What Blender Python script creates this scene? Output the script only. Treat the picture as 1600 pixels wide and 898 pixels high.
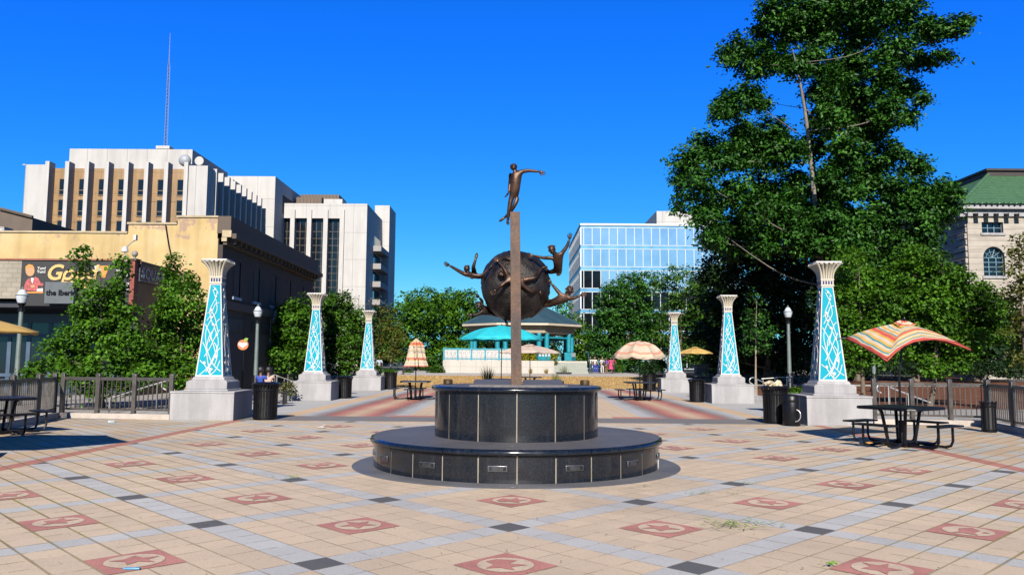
import bpy, bmesh, math, random
import numpy as np
from mathutils import Vector, Matrix

for o in list(bpy.data.objects): bpy.data.objects.remove(o)
SC = bpy.context.scene
COL = SC.collection
R = math.radians
random.seed(7)

# ---------------------------------------------------------------- camera
F, PITCH, ROLL, EYE = 1250.0, R(5.3), R(.378), 1.57
cam_d = bpy.data.cameras.new('camera'); cam = bpy.data.objects.new('camera', cam_d); COL.objects.link(cam)
cam_d.sensor_width = 36; cam_d.lens = 36*F/1600; cam_d.clip_end = 4000; cam_d.clip_start = .1
cam.matrix_world = Matrix.Translation((0, 0, EYE)) @ Matrix.Rotation(R(90)+PITCH, 4, 'X') @ Matrix.Rotation(ROLL, 4, 'Z')
SC.camera = cam

# ---------------------------------------------------------------- sky, sun, exposure
W = bpy.data.worlds.new('World'); SC.world = W; W.use_nodes = True
SUN_EL, SUN_AZ = R(33), R(180.9)          # behind the camera
nt = W.node_tree; nt.nodes.clear()
sky = nt.nodes.new('ShaderNodeTexSky'); sky.sky_type = 'NISHITA'; sky.sun_disc = False
sky.sun_elevation = SUN_EL; sky.sun_rotation = SUN_AZ; sky.altitude = 6000; sky.air_density = 1.0; sky.dust_density = 0; sky.ozone_density = 3.0
sx = nt.nodes.new('ShaderNodeSeparateColor'); cx = nt.nodes.new('ShaderNodeCombineColor')
bg = nt.nodes.new('ShaderNodeBackground'); bg.inputs['Strength'].default_value = .05
wo = nt.nodes.new('ShaderNodeOutputWorld')
def wm(op, a, b):
    n = nt.nodes.new('ShaderNodeMath'); n.operation = op
    for i, v in enumerate((a, b)):
        if hasattr(v, 'is_output'): nt.links.new(v, n.inputs[i])
        else: n.inputs[i].default_value = v
    return n.outputs[0]
nt.links.new(sky.outputs[0], sx.inputs[0])          # deepen the clear blue the way the photograph's film does
r_, g_, b_ = sx.outputs
gc_ = wm('MULTIPLY', wm('POWER', wm('MINIMUM', g_, 6.5), .95), 1.07)
bc_ = wm('MINIMUM', wm('MULTIPLY', wm('POWER', b_, 1.5), 1.58), 7.9)
rc_ = wm('MULTIPLY', wm('POWER', wm('MINIMUM', r_, 3.5), 2.2), .12)
nt.links.new(rc_, cx.inputs[0]); nt.links.new(gc_, cx.inputs[1]); nt.links.new(bc_, cx.inputs[2])
nt.links.new(cx.outputs[0], bg.inputs[0]); nt.links.new(bg.outputs[0], wo.inputs[0])
sd = bpy.data.lights.new('sun', 'SUN'); sun = bpy.data.objects.new('sun', sd); COL.objects.link(sun)
sd.energy = 5.0; sd.angle = R(.5); sd.color = (1, .93, .82)
sdir = Vector((math.sin(SUN_AZ)*math.cos(SUN_EL), math.cos(SUN_AZ)*math.cos(SUN_EL), math.sin(SUN_EL)))
sun.rotation_euler = sdir.to_track_quat('Z', 'Y').to_euler()
vs = SC.view_settings; SC.display_settings.display_device = 'sRGB'
vs.view_transform = 'Standard'; vs.look = 'None'; vs.exposure = 1.41; vs.gamma = 1

# ---------------------------------------------------------------- geometry of the picture -> metres
def ray(px, py):
    a, b = px-800, py-449
    x = a*math.cos(ROLL)+b*math.sin(ROLL); y = -a*math.sin(ROLL)+b*math.cos(ROLL)
    dy = F*math.cos(PITCH)+y*math.sin(PITCH)
    return x/dy, (F*math.sin(PITCH)-y*math.cos(PITCH))/dy
def P(px, py, Y):
    a, b = ray(px, py); return Vector((a*Y, Y, EYE+b*Y))
def G(px, py, z=0.):
    a, b = ray(px, py); Y = (z-EYE)/b; return Vector((a*Y, Y, z))
YAW = R(-.94)                                # the plaza's own axis
def pl(u, v, z=0.):                          # plaza coordinates -> world
    c, s = math.cos(YAW), math.sin(YAW); return Vector((u*c-v*s, u*s+v*c, z))

# ---------------------------------------------------------------- object helpers
class MB:
    def __init__(s): s.v = []; s.f = []; s.m = []; s.t = None
    def add(s, vs, fs, mi=0):
        b = len(s.v); s.v += [tuple(v) for v in vs]
        for f in fs: s.f.append(tuple(b+i for i in f)); s.m.append(mi)
        return s
    def box(s, c, d, rz=0, mi=0, rx=0, ry=0):
        M = Matrix.Rotation(rz, 3, 'Z') @ Matrix.Rotation(ry, 3, 'Y') @ Matrix.Rotation(rx, 3, 'X')
        c = Vector(c); vs = [c+M @ Vector((x*d[0]/2, y*d[1]/2, z*d[2]/2)) for x in (-1, 1) for y in (-1, 1) for z in (-1, 1)]
        return s.add(vs, [(0, 1, 3, 2), (4, 6, 7, 5), (0, 4, 5, 1), (2, 3, 7, 6), (0, 2, 6, 4), (1, 5, 7, 3)], mi)
    def mm(s, a, b, mi=0):
        return s.box([(a[i]+b[i])/2 for i in range(3)], [abs(b[i]-a[i]) for i in range(3)], mi=mi)
    def frustum(s, c, w0, w1, z0, z1, d0=None, d1=None, mi=0):
        d0 = w0 if d0 is None else d0; d1 = w1 if d1 is None else d1
        q = lambda w, d, z: [(c[0]-w/2, c[1]-d/2, z), (c[0]+w/2, c[1]-d/2, z), (c[0]+w/2, c[1]+d/2, z), (c[0]-w/2, c[1]+d/2, z)]
        return s.add(q(w0, d0, z0)+q(w1, d1, z1), [(3, 2, 1, 0), (4, 5, 6, 7), (0, 1, 5, 4), (1, 2, 6, 5), (2, 3, 7, 6), (3, 0, 4, 7)], mi)
    def poly(s, pts, mi=0): return s.add(pts, [tuple(range(len(pts)))], mi)
    def prism(s, pts, vec, mi=0):            # polygon (3D points) extruded along vec
        n = len(pts); vec = Vector(vec); a = [Vector(p) for p in pts]; b = [p+vec for p in a]
        return s.add(a+b, [tuple(range(n))[::-1], tuple(range(n, 2*n))]+[(i, (i+1) % n, n+(i+1) % n, n+i) for i in range(n)], mi)
    def tube(s, pts, r, n=8, mi=0, caps=True):
        pts = [Vector(p) for p in pts]; k = len(pts)
        rs = list(r) if hasattr(r, '__len__') else [r]*k
        vs = []; fs = []; up = None
        for i, p in enumerate(pts):
            d = (pts[min(i+1, k-1)]-pts[max(i-1, 0)])
            d = d.normalized() if d.length > 1e-9 else Vector((0, 0, 1))
            if up is None: up = d.orthogonal().normalized()
            up = up-d*up.dot(d)
            up = up.normalized() if up.length > 1e-6 else d.orthogonal().normalized()
            w = d.cross(up)
            for j in range(n):
                a = 2*math.pi*j/n; vs.append(p+(up*math.cos(a)+w*math.sin(a))*rs[i])
        for i in range(k-1):
            for j in range(n):
                fs.append((i*n+j, i*n+(j+1) % n, (i+1)*n+(j+1) % n, (i+1)*n+j))
        if caps: fs += [tuple(range(n))[::-1], tuple((k-1)*n+j for j in range(n))]
        return s.add(vs, fs, mi)
    def lathe(s, prof, c=(0, 0, 0), n=24, mi=0, a0=0., a1=2*math.pi, wave=None):
        full = abs(a1-a0-2*math.pi) < 1e-6; m = n if full else n+1
        vs = []; fs = []
        for k, (r, z) in enumerate(prof):
            for j in range(m):
                a = a0+(a1-a0)*j/n; q = r*(wave(k, a) if wave else 1)
                vs.append((c[0]+q*math.cos(a), c[1]+q*math.sin(a), c[2]+z))
        for k in range(len(prof)-1):
            for j in range(n):
                j2 = (j+1) % m
                fs.append((k*m+j, k*m+j2, (k+1)*m+j2, (k+1)*m+j))
        if full:
            if prof[0][0] > 1e-6: fs.append(tuple(range(m))[::-1])
            if prof[-1][0] > 1e-6: fs.append(tuple((len(prof)-1)*m+j for j in range(m)))
        return s.add(vs, fs, mi)
    def ell(s, c, r, n=12, mi=0, M=None):
        r = (r, r, r) if not hasattr(r, '__len__') else r
        vs = []; fs = []; h = n//2; c = Vector(c)
        for i in range(h+1):
            th = math.pi*i/h
            for j in range(n):
                ph = 2*math.pi*j/n
                p = Vector((r[0]*math.sin(th)*math.cos(ph), r[1]*math.sin(th)*math.sin(ph), r[2]*math.cos(th)))
                vs.append(c+(M @ p if M else p))
        for i in range(h):
            for j in range(n): fs.append((i*n+j, (i+1)*n+j, (i+1)*n+(j+1) % n, i*n+(j+1) % n))
        return s.add(vs, fs, mi)
    def build(s, name, mats, parent=None, bevel=0, ang=35, smooth=True, loc=None, rz=0):
        me = bpy.data.meshes.new(name); me.from_pydata(s.v, [], s.f)
        for m in (mats if isinstance(mats, (list, tuple)) else [mats]): me.materials.append(m)
        me.polygons.foreach_set('material_index', s.m)
        if s.t is not None:
            at = me.attributes.new('t', 'FLOAT', 'POINT'); at.data.foreach_set('value', s.t)
        bm = bmesh.new(); bm.from_mesh(me)
        bmesh.ops.remove_doubles(bm, verts=bm.verts, dist=1e-5); bmesh.ops.recalc_face_normals(bm, faces=bm.faces)
        bm.to_mesh(me); bm.free()
        if smooth:
            me.polygons.foreach_set('use_smooth', [True]*len(me.polygons)); me.set_sharp_from_angle(angle=R(ang))
        o = bpy.data.objects.new(name, me); COL.objects.link(o)
        if parent: o.parent = parent
        if loc is not None: o.location = loc
        o.rotation_euler.z = rz
        if bevel:
            b = o.modifiers.new('bevel', 'BEVEL'); b.width = bevel; b.segments = 2; b.limit_method = 'ANGLE'; b.angle_limit = R(40)
        return o
def tag(o, label=None, cat=None, group=None, kind=None):
    if label: o['label'] = label
    if cat: o['category'] = cat
    if group: o['group'] = group
    if kind: o['kind'] = kind
    return o
def thing(name, label, cat, loc=(0, 0, 0), rz=0, group=None):
    o = bpy.data.objects.new(name, None); COL.objects.link(o); o.empty_display_size = .2
    o.location = loc; o.rotation_euler.z = rz
    return tag(o, label, cat, group)
def dup(root, loc, label, rz=0, scale=1, group=None):
    def cp(o, par):
        c = o.copy(); COL.objects.link(c)
        if par: c.parent = par
        for ch in list(o.children): cp(ch, c)
        return c
    r = cp(root, None); r.location = loc; r.rotation_euler.z = rz; r.scale = (scale,)*3; r['label'] = label
    if group: r['group'] = group
    return r
def part_label(root, part, label):
    for c in root.children:
        if c.name.split('.')[0] == part: c['label'] = label

# ---------------------------------------------------------------- materials
def new_mat(name):
    m = bpy.data.materials.new(name); m.use_nodes = True
    return m, m.node_tree, m.node_tree.nodes['Principled BSDF']
class NX:                                     # short hand for node maths
    def __init__(s, t): s.t = t; s.n = t.nodes; s.l = t.links
    def put(s, inp, v):
        if hasattr(v, 'is_output'): s.l.new(v, inp)
        else: inp.default_value = v
    def m(s, op, a, b=0., c=0.):
        n = s.n.new('ShaderNodeMath'); n.operation = op
        for i, v in enumerate((a, b, c)): s.put(n.inputs[i], v)
        return n.outputs[0]
    def lt(s, a, b): return s.m('LESS_THAN', a, b)
    def gt(s, a, b): return s.m('GREATER_THAN', a, b)
    def mix(s, f, a, b, mode='MIX'):
        n = s.n.new('ShaderNodeMix'); n.data_type = 'RGBA'; n.blend_type = mode
        s.put(n.inputs[0], f)
        for i, v in ((6, a), (7, b)): s.put(n.inputs[i], v if hasattr(v, 'is_output') else (*v[:3], 1))
        return n.outputs[2]
    def noise(s, vec, scale, detail=4, rough=.55):
        n = s.n.new('ShaderNodeTexNoise'); n.inputs['Scale'].default_value = scale; n.inputs['Detail'].default_value = detail
        n.inputs['Roughness'].default_value = rough
        if vec is not None: s.l.new(vec, n.inputs['Vector'])
        return n.outputs['Fac']
    def ramp(s, f, stops, interp='LINEAR'):
        n = s.n.new('ShaderNodeValToRGB'); e = n.color_ramp.elements; n.color_ramp.interpolation = interp
        while len(e) < len(stops): e.new(1)
        for i, (p, c) in enumerate(stops): e[i].position = p; e[i].color = (*c[:3], 1) if hasattr(c, '__len__') else (c, c, c, 1)
        s.put(n.inputs[0], f); return n.outputs[0]
    def obj(s):
        n = s.n.new('ShaderNodeTexCoord'); return n.outputs['Object']
    def bump(s, h, strength=.3, dist=.02):
        n = s.n.new('ShaderNodeBump'); n.inputs['Strength'].default_value = strength; n.inputs['Distance'].default_value = dist
        s.l.new(h, n.inputs['Height']); return n.outputs[0]
MC = {}
def mat(name, col, rough=.7, metal=0., var=.15, scale=3., bump=0., bscale=40., fine=.0, fscale=60., spec=None, dirt=0.):
    if name in MC: return MC[name]
    m, t, b = new_mat(name); x = NX(t); co = x.obj()
    n = x.noise(co, scale, 6)
    lo = [c*(1-var) for c in col]; hi = [min(1, c*(1+var)) for c in col]
    c = x.ramp(n, [(.3, lo), (.7, hi)])
    if fine:
        f = x.ramp(x.noise(co, fscale, 2), [(.35, 1-fine), (.65, 1.)]); c = x.mix(1., c, f, 'MULTIPLY')
    if dirt:
        mp = t.nodes.new('ShaderNodeMapping'); mp.inputs['Scale'].default_value = (2., 2., .25); t.links.new(co, mp.inputs[0])
        d = x.ramp(x.noise(mp.outputs[0], 1.6, 6, .65), [(.45, 1-dirt), (.62, 1.)]); c = x.mix(1., c, d, 'MULTIPLY')
    t.links.new(c, b.inputs['Base Color'])
    b.inputs['Metallic'].default_value = metal
    r = x.ramp(n, [(.3, max(0, rough-.08)), (.7, min(1, rough+.08))]); t.links.new(r, b.inputs['Roughness'])
    if spec is not None: b.inputs['Specular IOR Level'].default_value = spec
    if bump: t.links.new(x.bump(x.noise(co, bscale, 4), bump), b.inputs['Normal'])
    MC[name] = m; return m
def leafmat(name, col, trans=.35):
    if name in MC: return MC[name]
    m, t, b = new_mat(name); x = NX(t)
    g = t.nodes.new('ShaderNodeNewGeometry'); n = x.noise(g.outputs['Position'], 2.2, 2)
    c = x.ramp(n, [(.3, [v*.7 for v in col]), (.7, [v*1.25 for v in col])])
    t.links.new(c, b.inputs['Base Color']); b.inputs['Roughness'].default_value = .5; b.inputs['Specular IOR Level'].default_value = .16
    tr = t.nodes.new('ShaderNodeBsdfTranslucent'); t.links.new(x.mix(1., c, (1.2, 1.15, .5), 'MULTIPLY'), tr.inputs[0])
    mx = t.nodes.new('ShaderNodeMixShader'); mx.inputs[0].default_value = trans
    t.links.new(b.outputs[0], mx.inputs[1]); t.links.new(tr.outputs[0], mx.inputs[2])
    t.links.new(mx.outputs[0], t.nodes['Material Output'].inputs[0]); MC[name] = m; return m
def stripemat(name, stops, rough=.8):
    m, t, b = new_mat(name); x = NX(t)
    a = t.nodes.new('ShaderNodeAttribute'); a.attribute_name = 't'
    c = x.ramp(a.outputs['Fac'], stops, 'CONSTANT')
    c = x.mix(1., c, x.ramp(x.noise(x.obj(), 3, 4), [(.3, .86), (.7, 1.)]), 'MULTIPLY')
    t.links.new(c, b.inputs['Base Color']); b.inputs['Roughness'].default_value = rough
    tr = t.nodes.new('ShaderNodeBsdfTranslucent'); t.links.new(c, tr.inputs[0])
    mx = t.nodes.new('ShaderNodeMixShader'); mx.inputs[0].default_value = .07
    t.links.new(b.outputs[0], mx.inputs[1]); t.links.new(tr.outputs[0], mx.inputs[2])
    t.links.new(mx.outputs[0], t.nodes['Material Output'].inputs[0]); return m
def brickmat(name, c1, c2, mortar, bw=.22, bh=.075, rough=.85, ms=.012, axis='XZ'):
    m, t, b = new_mat(name); x = NX(t); co = x.obj()
    sp = t.nodes.new('ShaderNodeSeparateXYZ'); t.links.new(co, sp.inputs[0])
    cb = t.nodes.new('ShaderNodeCombineXYZ')
    t.links.new(x.m('ADD', sp.outputs[0], sp.outputs[1]), cb.inputs[0]); t.links.new(sp.outputs[2], cb.inputs[1])
    br = t.nodes.new('ShaderNodeTexBrick'); t.links.new(cb.outputs[0], br.inputs[0])
    br.inputs['Scale'].default_value = 1; br.inputs['Brick Width'].default_value = bw; br.inputs['Row Height'].default_value = bh
    br.inputs['Mortar Size'].default_value = ms
    for k, v in (('Color1', c1), ('Color2', c2), ('Mortar', mortar)): br.inputs[k].default_value = (*v, 1)
    c = x.mix(1., br.outputs[0], x.ramp(x.noise(co, .6, 6), [(.3, .72), (.65, 1.)]), 'MULTIPLY')
    t.links.new(c, b.inputs['Base Color']); b.inputs['Roughness'].default_value = rough
    t.links.new(x.bump(br.outputs['Fac'], .25, -.01), b.inputs['Normal']); return m
def panelmat(name, col, pw, ph, line=.02, var=.1, dirt=.2, rough=.75, lc=.6):   # cladding with thin joints
    m, t, b = new_mat(name); x = NX(t); co = x.obj()
    sp = t.nodes.new('ShaderNodeSeparateXYZ'); t.links.new(co, sp.inputs[0])
    h = x.m('ADD', sp.outputs[0], sp.outputs[1])
    fx = x.m('FRACT', x.m('DIVIDE', h, pw)); fz = x.m('FRACT', x.m('DIVIDE', sp.outputs[2], ph))
    j = x.m('MAXIMUM', x.lt(fx, line/pw), x.lt(fz, line/ph))
    mp = t.nodes.new('ShaderNodeMapping'); mp.inputs['Scale'].default_value = (1., 1., .12); t.links.new(co, mp.inputs[0])
    d = x.ramp(x.noise(mp.outputs[0], .8, 6, .6), [(.35, 1-dirt), (.6, 1.)])
    n = x.ramp(x.noise(co, .35, 4), [(.3, [c*(1-var) for c in col]), (.7, [min(1, c*(1+var)) for c in col])])
    c = x.mix(1., n, d, 'MULTIPLY'); c = x.mix(j, c, [v*lc for v in col])
    t.links.new(c, b.inputs['Base Color']); b.inputs['Roughness'].default_value = rough; return m

BLACKMETAL = mat('black powder-coated metal', (.006, .006, .008), .38, .0, .2, 8, spec=.22)
DARKGLASS = mat('dark window glass', (.008, .010, .014), .06, 0, .2, .3, spec=.6)
CONCRETE = mat('pale cast stone', (.40, .39, .40), .7, 0, .08, 2.2, bump=.12, bscale=90, fine=.18, fscale=45, dirt=.20)
CURB = mat('concrete kerb', (.55, .48, .42), .85, 0, .15, 3, fine=.25, fscale=60)
WHITE = mat('white painted steel', (.56, .54, .53), .45, 0, .06, 3)
CREAM = mat('cream painted capital', (.60, .55, .45), .5, 0, .08, 4, dirt=.12)
TURQ = mat('turquoise panel', (.0, .33, .44), .6, 0, .12, 3, spec=.1)
TEAL = mat('teal painted metal', (.0, .25, .33), .5, 0, .12, 3)
NAVY = mat('navy inset tile', (.012, .015, .12), .35, 0, .2, 6)
BARK = mat('grey brown bark', (.16, .12, .085), .9, 0, .3, 6, bump=.7, bscale=22, fine=.35, fscale=30)
PALEBARK = mat('pale bark', (.36, .29, .21), .9, 0, .3, 4, bump=.6, bscale=18, fine=.3, fscale=20)
FENCEM = mat('bronze grey fence metal', (.13, .115, .105), .36, .5, .15, 5)
GALV = mat('bare stainless rail', (.45, .43, .40), .35, .8, .1, 5)
POLEGREEN = mat('grey green pole paint', (.15, .19, .175), .5, .1, .15, 4)
LAMPGLASS = mat('frosted lamp glass', (.55, .60, .64), .18, 0, .08, 6)

# ================================================================ GROUND
def gz(Y): return .45*min(1, max(0, (Y-48)/28.))
def sheet(name, xs, ys, mi_mat, dz, zf=gz, rz=0):
    mb = MB(); vs = [(x, y, zf(y)+dz) for y in ys for x in xs]; n = len(xs)
    mb.add(vs, [(j*n+i, j*n+i+1, (j+1)*n+i+1, (j+1)*n+i) for j in range(len(ys)-1) for i in range(n-1)])
    return tag(mb.build(name, mi_mat, smooth=False, rz=rz), kind='structure')
ASPH = mat('street asphalt', (.07, .068, .065), .9, 0, .2, .6, fine=.3, fscale=50)
sheet('ground', [-900, -60, -20, 20, 60, 900], [-60, -5, 48, 52, 56, 60, 64, 68, 72, 76, 120, 400, 1800], ASPH, 0)

def paving_material():
    m, t, b = new_mat('plaza paving'); x = NX(t); co = x.obj()
    sp = t.nodes.new('ShaderNodeSeparateXYZ'); t.links.new(co, sp.inputs[0]); u, v = sp.outputs[0], sp.outputs[1]
    T = 2.043/7; r2 = math.sqrt(.5)
    up = x.m('SUBTRACT', u, -.14); vp = x.m('SUBTRACT', v, 7.797)
    a = x.m('DIVIDE', x.m('MULTIPLY', x.m('ADD', up, vp), r2), T); c = x.m('DIVIDE', x.m('MULTIPLY', x.m('SUBTRACT', vp, up), r2), T)
    a5, c5 = x.m('ADD', a, .5), x.m('ADD', c, .5)
    ia, ic = x.m('FLOOR', a5), x.m('FLOOR', c5); fa, fc = x.m('FRACT', a5), x.m('FRACT', c5)
    ma = x.m('ROUND', x.m('FLOORED_MODULO', ia, 7.)) if False else x.m('SUBTRACT', ia, x.m('MULTIPLY', x.m('FLOOR', x.m('DIVIDE', x.m('ADD', ia, .1), 7.)), 7.))
    mc = x.m('SUBTRACT', ic, x.m('MULTIPLY', x.m('FLOOR', x.m('DIVIDE', x.m('ADD', ic, .1), 7.)), 7.))
    ba, bc = x.lt(ma, .5), x.lt(mc, .5)
    band = x.m('MAXIMUM', ba, bc); dark = x.m('MULTIPLY', ba, bc)
    # per tile tone
    cb = t.nodes.new('ShaderNodeCombineXYZ'); t.links.new(ia, cb.inputs[0]); t.links.new(ic, cb.inputs[1])
    wn = t.nodes.new('ShaderNodeTexWhiteNoise'); wn.noise_dimensions = '2D'; t.links.new(cb.outputs[0], wn.inputs['Vector']); rnd = wn.outputs['Value']
    n1 = x.noise(co, .35, 6, .6); n2 = x.noise(co, 55, 3); n3 = x.noise(co, 2.5, 5)
    BE = x.ramp(rnd, [(0, (.57, .452, .335)), (1, (.64, .505, .37))])
    LG = x.ramp(rnd, [(0, (.46, .455, .45)), (1, (.53, .525, .52))])
    DG = (.115, .112, .118); RED = x.ramp(n3, [(.3, (.42, .17, .13)), (.7, (.50, .22, .175))])
    au = x.m('ABSOLUTE', u)
    outer = x.gt(au, 7.62); inner = x.m('SUBTRACT', 1., outer)
    col = x.mix(x.m('MULTIPLY', band, inner), BE, LG); col = x.mix(x.m('MULTIPLY', dark, inner), col, DG)
    # outside the red strips: mixed beige and grey slabs
    wn2 = t.nodes.new('ShaderNodeTexWhiteNoise'); wn2.noise_dimensions = '2D'
    cb2 = t.nodes.new('ShaderNodeCombineXYZ'); t.links.new(x.m('FLOOR', x.m('MULTIPLY', a5, .5)), cb2.inputs[0]); t.links.new(ic, cb2.inputs[1]); t.links.new(cb2.outputs[0], wn2.inputs['Vector'])
    mixt = x.mix(x.gt(wn2.outputs['Value'], .55), (.56, .42, .29), (.50, .47, .43))
    col = x.mix(outer, col, mixt)
    strip = x.m('MULTIPLY', x.gt(au, 7.32), x.lt(au, 7.62))
    # joints, stronger and mossy to the sides
    da = x.m('MINIMUM', fa, x.m('SUBTRACT', 1., fa)); dc = x.m('MINIMUM', fc, x.m('SUBTRACT', 1., fc))
    side = x.ramp(x.m('DIVIDE', au, 8.), [(.12, 0.), (.6, 1.)])
    sgn = x.gt(u, 0.)
    # running joints cross the plaza towards the fountain: one family strong on each side
    k_a = x.mix(sgn, (1, 1, 1), (.25, .25, .25)); k_c = x.mix(sgn, (.25, .25, .25), (1, 1, 1))
    w = x.m('ADD', .012, x.m('MULTIPLY', x.m('MULTIPLY', n3, .05), x.m('ADD', .35, side)))
    ja = x.m('MULTIPLY', x.lt(da, w), 1.); jc = x.m('MULTIPLY', x.lt(dc, w), 1.)
    patchy = x.ramp(x.noise(co, 3.2, 5, .7), [(.44, 0.), (.52, 1.)])
    mossn = x.ramp(x.noise(co, 1.1, 5, .7), [(.40, 0.), (.6, 1.)])
    strong = x.m('MAXIMUM', x.m('MULTIPLY', jc, sgn), x.m('MULTIPLY', ja, x.m('SUBTRACT', 1., sgn)))
    weak = x.m('MULTIPLY', x.m('MAXIMUM', ja, jc), patchy)
    jo = x.m('MAXIMUM', x.m('MULTIPLY', strong, x.m('ADD', .15, x.m('MULTIPLY', side, .7))), x.m('MULTIPLY', weak, .6))
    jcol = x.mix(x.m('MULTIPLY', mossn, side), (.17, .12, .06), (.25, .22, .025))
    # medallions carry no light band; the avenue beyond the cross band
    yv = x.gt(v, 21.05); cross = x.m('MULTIPLY', yv, x.lt(v, 22.85)); av = x.gt(v, 22.85)
    row = x.m('DIVIDE', v, .42); tooth = x.m('MULTIPLY', x.m('SUBTRACT', x.m('FRACT', row), .5), .55)
    q = x.m('ABSOLUTE', x.m('ADD', x.m('SUBTRACT', au, 4.95), tooth))
    big = x.m('MULTIPLY', x.m('ABSOLUTE', x.m('SUBTRACT', x.m('FRACT', x.m('DIVIDE', v, 3.3)), .5)), .12)
    q2 = x.m('ADD', q, big)
    kil = x.ramp(x.m('DIVIDE', q2, 2.), [(0, (.62, .46, .31)), (.14, (.47, .17, .13)), (.40, (.13, .12, .12)), (.53, (.47, .465, .46))], 'CONSTANT')
    lines = x.lt(x.m('FRACT', x.m('DIVIDE', au, .29)), .06)
    cen = x.mix(x.m('MULTIPLY', lines, .5), (.62, .47, .325), (.28, .2, .13))
    e = x.m('ABSOLUTE', x.m('SUBTRACT', au, 6.7))
    avc = x.mix(x.lt(au, 3.35), kil, cen); avc = x.mix(x.lt(e, .28), avc, (.63, .45, .28)); avc = x.mix(x.gt(au, 6.98), avc, (.48, .47, .455))
    rows = x.lt(x.m('FRACT', row), .08); avc = x.mix(x.m('MULTIPLY', rows, .35), avc, (.15, .13, .12))
    redend = x.m('MULTIPLY', x.m('MULTIPLY', x.gt(au, 2.5), x.lt(au, 3.9)), x.m('MULTIPLY', x.gt(v, 22.85), x.lt(v, 23.4)))
    avc = x.mix(redend, avc, (.5, .2, .15))
    col = x.mix(strip, col, RED)
    col = x.mix(jo, col, jcol)
    col = x.mix(av, col, avc); col = x.mix(cross, col, (.20, .185, .18))
    col = x.mix(1., col, x.ramp(n1, [(.3, .88), (.65, 1.04)]), 'MULTIPLY'); col = x.mix(1., col, x.ramp(n2, [(.3, .86), (.7, 1.06)]), 'MULTIPLY')
    sp_ = x.ramp(x.noise(co, 7, 6, .75), [(.68, 1.), (.74, .55)]); col = x.mix(1., col, sp_, 'MULTIPLY')
    vg = t.nodes.new('ShaderNodeTexVoronoi'); vg.inputs['Scale'].default_value = 2.3; t.links.new(co, vg.inputs['Vector'])
    gum = x.lt(vg.outputs['Distance'], x.m('MULTIPLY', x.noise(co, .8, 2), .075)); col = x.mix(x.m('MULTIPLY', gum, .32), col, (.12, .10, .085))
    stn = x.ramp(x.noise(co, .16, 7, .68), [(.52, 1.), (.66, .80)]); col = x.mix(1., col, stn, 'MULTIPLY')
    t.links.new(col, b.inputs['Base Color']); b.inputs['Roughness'].default_value = .8; b.inputs['Specular IOR Level'].default_value = .25
    h = x.m('SUBTRACT', x.m('MULTIPLY', n2, .25), x.m('MAXIMUM', ja, jc)); t.links.new(x.bump(h, .35, .006), b.inputs['Normal'])
    return m
PAVE = paving_material()
sheet('paving', [-19, 19], [-6, 47.3], PAVE, .004, lambda y: 0, YAW)

# red stone inlays with a pale round and a red figure in each (eleven-odd cut designs)
INR = mat('red inlay stone', (.47, .19, .155), .8, 0, .18, 2, fine=.2, fscale=50); INB = mat('buff inlay stone', (.60, .46, .335), .8, 0, .12, 2, fine=.2, fscale=50)
def motif(kind):
    if kind == 0:   # five pointed leaf
        return [[(math.cos(a)*r, math.sin(a)*r) for a, r in [(k*math.pi/5+.3, .185 if k % 2 == 0 else .085) for k in range(10)]]]
    if kind == 1:   # bird
        return [[(-.19, .02), (-.08, .05), (-.02, .16), (.05, .07), (.17, .1), (.09, 0), (.16, -.1), (.03, -.05), (-.04, -.14), (-.07, -.03)]]
    if kind == 2:   # fish and stem
        return [[(-.18, 0), (-.06, .09), (.08, .06), (.18, .11), (.15, 0), (.18, -.11), (.08, -.06), (-.06, -.09)], [(-.03, .13), (.02, .18), (.05, .12)]]
    return [[(-.16, -.06), (-.12, .1), (-.02, .03), (.03, .17), (.08, .04), (.18, .06), (.1, -.05), (.12, -.16), (0, -.09), (-.1, -.15)]]
def medallions():
    mb = MB(); T = 2.043/7; S = T-.006; k = 0
    for i in range(-12, 13):
        for j in range(-12, 13):
            a, c = (7*i+3.5)*T, (7*j+3.5)*T
            u = -.14+(a-c)*math.sqrt(.5); v = 7.797+(a+c)*math.sqrt(.5)
            if abs(u) > 7.0 or v < 1 or v > 20.6 or math.hypot(u-.15, v-12.6) < 2.9: continue
            def q(x, y, z):
                return (u+(x-y)*math.sqrt(.5), v+(x+y)*math.sqrt(.5), z)
            mb.poly([q(-S, -S, .008), q(S, -S, .008), q(S, S, .008), q(-S, S, .008)], 0)
            mb.poly([q(.22*math.cos(t), .22*math.sin(t), .012) for t in [2*math.pi*n/28 for n in range(28)]], 1)
            rnd = random.Random(i*31+j*7); ro = rnd.uniform(0, 6.28); kd = rnd.randrange(4)
            for pg in motif(kd):
                mb.poly([q(x*math.cos(ro)-y*math.sin(ro), x*math.sin(ro)+y*math.cos(ro), .016) for x, y in pg], 0)
    return tag(mb.build('paving_inlay', [INR, INB], smooth=False, rz=YAW), kind='structure')
medallions()

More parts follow.
